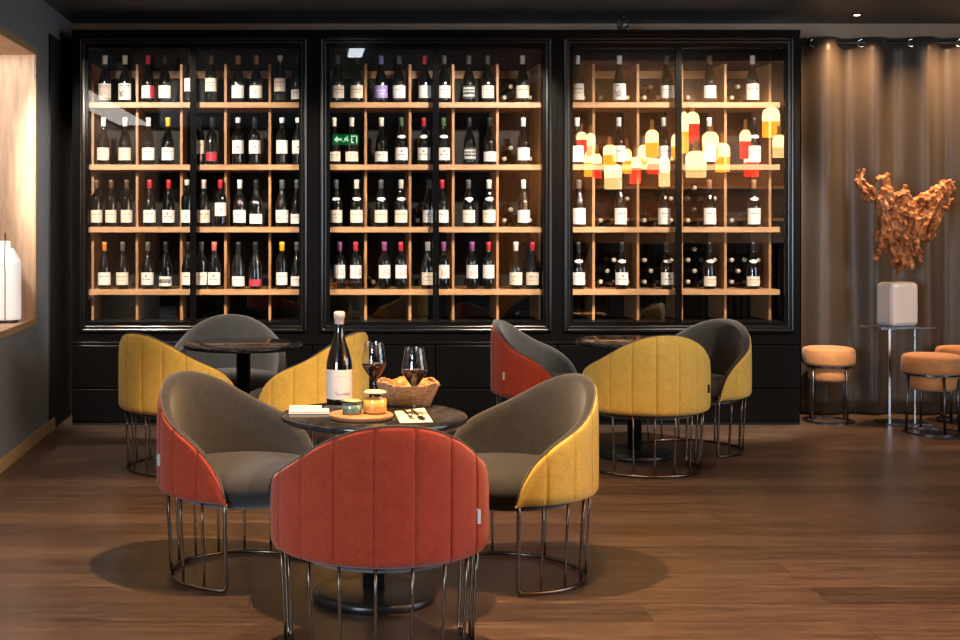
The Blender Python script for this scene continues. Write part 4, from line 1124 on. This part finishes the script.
# counter with slatted front
bar = empty('bar_counter', (4.3, 2.6, 0), 0, 'dark slatted bar counter beneath the bottle pendants', 'counter')
m = MB(); m.box(-1.75, 1.9, -0.28, 0.26, 0.0, 1.06); m.build('carcass', M['inside'], bar)
m = MB()
for k in range(46): m.box(-1.74 + k * 0.079, -1.74 + k * 0.079 + 0.045, 0.26, 0.285, 0.02, 1.05)
m.build('slat_front', wood('walnut', [(0.3, (0.05, 0.022, 0.010)), (0.7, (0.13, 0.06, 0.028))], 2, 10, 5), bar)
MB().box(-1.8, 1.95, -0.32, 0.33, 1.06, 1.10, 0.005).build('worktop', M['blackmetal'], bar)
# back bar: warm wood wall panel and a rack of stemware
bp = empty('back_bar_panel', (4.6, 1.2, 0), 0, 'warm wood back bar wall behind the counter', 'back bar')
MB().box(-2.3, 2.3, -0.04, 0.0, 0.0, ZC - 0.002).build('panel', wood('warm_oak', [(0.3, (0.16, 0.08, 0.03)), (0.7, (0.34, 0.18, 0.075))], 2, 10, 4), bp)
for z in (1.35, 1.75): MB().box(-1.6, 1.9, 0.0, 0.28, z, z + 0.035).build('shelf', M['oak'], bp)
gl_me = MB().lathe([(0.03, 0.0), (0.038, 0.06), (0.03, 0.085), (0.006, 0.10), (0.005, 0.17), (0.03, 0.178)], 12).mesh('stem_glass'); gl_me.materials.append(M['clear'])
for k in range(22):
    g = link('stem_glass', gl_me, None); g.location = (3.25 + 0.14 * k, 1.34, 1.386)
    tag(g, 'upturned stem glass on the lower back bar shelf', 'glass', 'upturned stem glasses on the back bar shelf')

# emergency exit sign hung behind the viewer, mirrored in the middle cabinet
ex, ey, ez = MP(345.5, 139.5, 15.6)
es_ = empty('exit_sign', (ex, ey, ez), 0, 'hanging green emergency exit sign with arrow and running figure', 'sign')
MB().box(-0.15, 0.15, -0.012, 0.012, -0.062, 0.062, 0.003).build('plate', simple('exit_green', (0.0, 0.25, 0.07), 0.4, emit=(0.0, 0.42, 0.09), es=1.6), es_)
wm = simple('exit_white', (0.8, 0.9, 0.8), 0.4, emit=(0.6, 1.0, 0.65), es=7)
def flat(polys, name):
    m = MB()
    for p in polys:
        n_ = len(p); vs = [(x, 0.0125, z) for x, z in p] + [(x, 0.0145, z) for x, z in p]
        fs = [tuple(range(n_)), tuple(range(n_, 2 * n_))] + [(i, (i + 1) % n_, n_ + (i + 1) % n_, n_ + i) for i in range(n_)]
        m.add(vs, fs)
    m.build(name, wm, es_)
flat([[(-0.135, 0), (-0.09, 0.042), (-0.09, 0.016), (-0.045, 0.016), (-0.045, -0.016), (-0.09, -0.016), (-0.09, -0.042)]], 'arrow')
flat([[(0.005, 0.025), (0.014, 0.04), (0.024, 0.04), (0.03, 0.028), (0.02, 0.02)], [(-0.025, 0.008), (0.0, 0.018), (0.028, 0.012), (0.022, 0.0), (0.04, -0.022), (0.03, -0.03), (0.008, -0.006), (-0.01, -0.03), (-0.034, -0.03), (-0.034, -0.022), (-0.016, -0.02), (0.0, 0.002), (-0.022, -0.002)]], 'running_figure')
flat([[(0.065, -0.045), (0.065, 0.045), (0.135, 0.045), (0.135, -0.045), (0.122, -0.045), (0.122, 0.032), (0.078, 0.032), (0.078, -0.045)]], 'doorway_pictogram')
for q in (-0.1, 0.1): MB().tube([(q, 0, 0.062), (q, 0, ZC - ez)], 0.003, 6).build('hanger', M['blackmetal'], es_)
# slim LED panel on the ceiling, mirrored at the top of the middle cabinet
lp_ = MB().box(-0.06, 0.06, -0.27, 0.27, -0.02, 0.0).build('ceiling_panel_light', simple('led_panel', (0.9, 0.9, 0.9), 0.4, emit=(0.85, 0.93, 1.0), es=7)); lp_.location = (PX(356, 11.35), MIR - 11.4, ZC - 0.0005)
tag(lp_, 'slim cool white light panel on the ceiling above the tables', 'ceiling light')

# ------------------------------------------------------------------ light
def spot(name, loc, target, power, angle, col, blend=0.35, size=0.03):
    l = bpy.data.lights.new(name, 'SPOT'); l.energy = power; l.spot_size = math.radians(angle); l.spot_blend = blend; l.color = col; l.shadow_soft_size = size
    o = bpy.data.objects.new(name, l); COL.objects.link(o); o.location = loc
    o.rotation_euler = (Vector(target) - Vector(loc)).to_track_quat('-Z', 'Y').to_euler(); return o
def area(name, loc, target, power, sx, sy, col):
    l = bpy.data.lights.new(name, 'AREA'); l.shape = 'RECTANGLE'; l.size = sx; l.size_y = sy; l.energy = power; l.color = col
    o = bpy.data.objects.new(name, l); COL.objects.link(o); o.location = loc
    o.rotation_euler = (Vector(target) - Vector(loc)).to_track_quat('-Z', 'Y').to_euler(); return o
WARM = (1.0, 0.60, 0.30); NEUT = (1.0, 0.86, 0.70); COOL = (0.72, 0.86, 1.0)
ZL = ZC - 0.02
spot('table_spot', (TX + 0.02, 5.0, ZL), (TX, 5.05, 0), 560, 105, WARM, 0.5)
spot('table_spot_b', (TX + 0.62, 4.5, ZL), (TX + .35, 4.8, 0), 260, 110, WARM, 0.5)
spot('far_table_spot', (-0.2, 7.3, ZL), (-0.3, 7.8, 0), 60, 100, WARM, 0.6)
spot('far_table_spot_b', (1.9, 7.25, ZL), (1.95, 7.9, 0), 70, 100, WARM, 0.6)
for x, xt, y, pw, an in ((-1.45, -0.80, 7.0, 860, 55), (1.75, 0.90, 7.0, 860, 55), (3.25, 2.50, 7.52, 640, 64)):
    spot('cabinet_wash', (x, y, ZL), (xt, 9.25, 1.24), pw, an, NEUT, 0.35, 0.05)
spot('curtain_spot', (PX(857, 9.34), 9.34, ZC - 0.006), (PX(850, 9.6), 9.62, 1.2), 210, 118, WARM, 1.0, 0.02)
spot('curtain_spot_b', (PX(975, 9.34), 9.34, ZC - 0.006), (PX(968, 9.6), 9.62, 1.2), 210, 118, WARM, 1.0, 0.02)
spot('sculpture_spot', (4.9, 8.0, ZL), (4.05, 9.28, 1.3), 95, 45, WARM, 0.5)
area('daylight_right', (XR + 0.10, 2.9, 1.5), (0, 4.2, 1.2), 250, 4.8, 2.1, COOL)
spot('back_bar_spot', (3.4, 2.0, 2.68), (3.4, 1.2, 1.3), 240, 100, WARM, 0.6)  # pair of unseen spots added to warm the back bar mirrored in glass
spot('back_bar_fill_b', (5.2, 2.0, 2.68), (5.2, 1.2, 1.3), 240, 100, WARM, 0.6)
spot('niche_end_fill', (XL - 0.30, 7.0, 2.32), (XL - 0.2, 8.42, 1.40), 85, 95, (1.0, 0.90, 0.80), 0.6)  # unseen spot added to brighten the niche end panel
spot('bar_front_spot', (3.3, 4.3, 2.70), (1.2, 5.3, 0.4), 90, 80, WARM, 0.7)  # this and the next: unseen spots added as warm fill from the bar side
spot('bar_front_fill_b', (4.0, 6.0, 2.70), (2.4, 7.6, 0.4), 40, 80, WARM, 0.7)
area('daylight_fill_rear', (-4.1, YR - 0.10, 1.5), (-1.5, 6.0, 1.0), 600, 3.0, 2.1, COOL)  # cool daylight fill through the added side-room window
area('niche_panel', (XL - 0.21, 5.9, NZ1 - 0.037), (XL - 0.21, 5.9, 0), 18, 0.34, 4.9, (1.0, 0.93, 0.85))

wd_ = bpy.data.worlds.new('sky'); S.world = wd_; wd_.use_nodes = True
wd_.node_tree.nodes['Background'].inputs[0].default_value = (0.6, 0.75, 1.0, 1); wd_.node_tree.nodes['Background'].inputs[1].default_value = 0.6

S.view_settings.view_transform = 'Standard'; S.view_settings.look = 'None'; S.view_settings.gamma = 1.0
S.view_settings.use_curve_mapping = False; S.view_settings.exposure = 0.0
c = S.cycles
c.use_denoising = True; c.caustics_reflective = False; c.caustics_refractive = False
c.max_bounces = 10; c.transparent_max_bounces = 16; c.sample_clamp_indirect = 4.0; c.diffuse_bounces = 4; c.glossy_bounces = 5
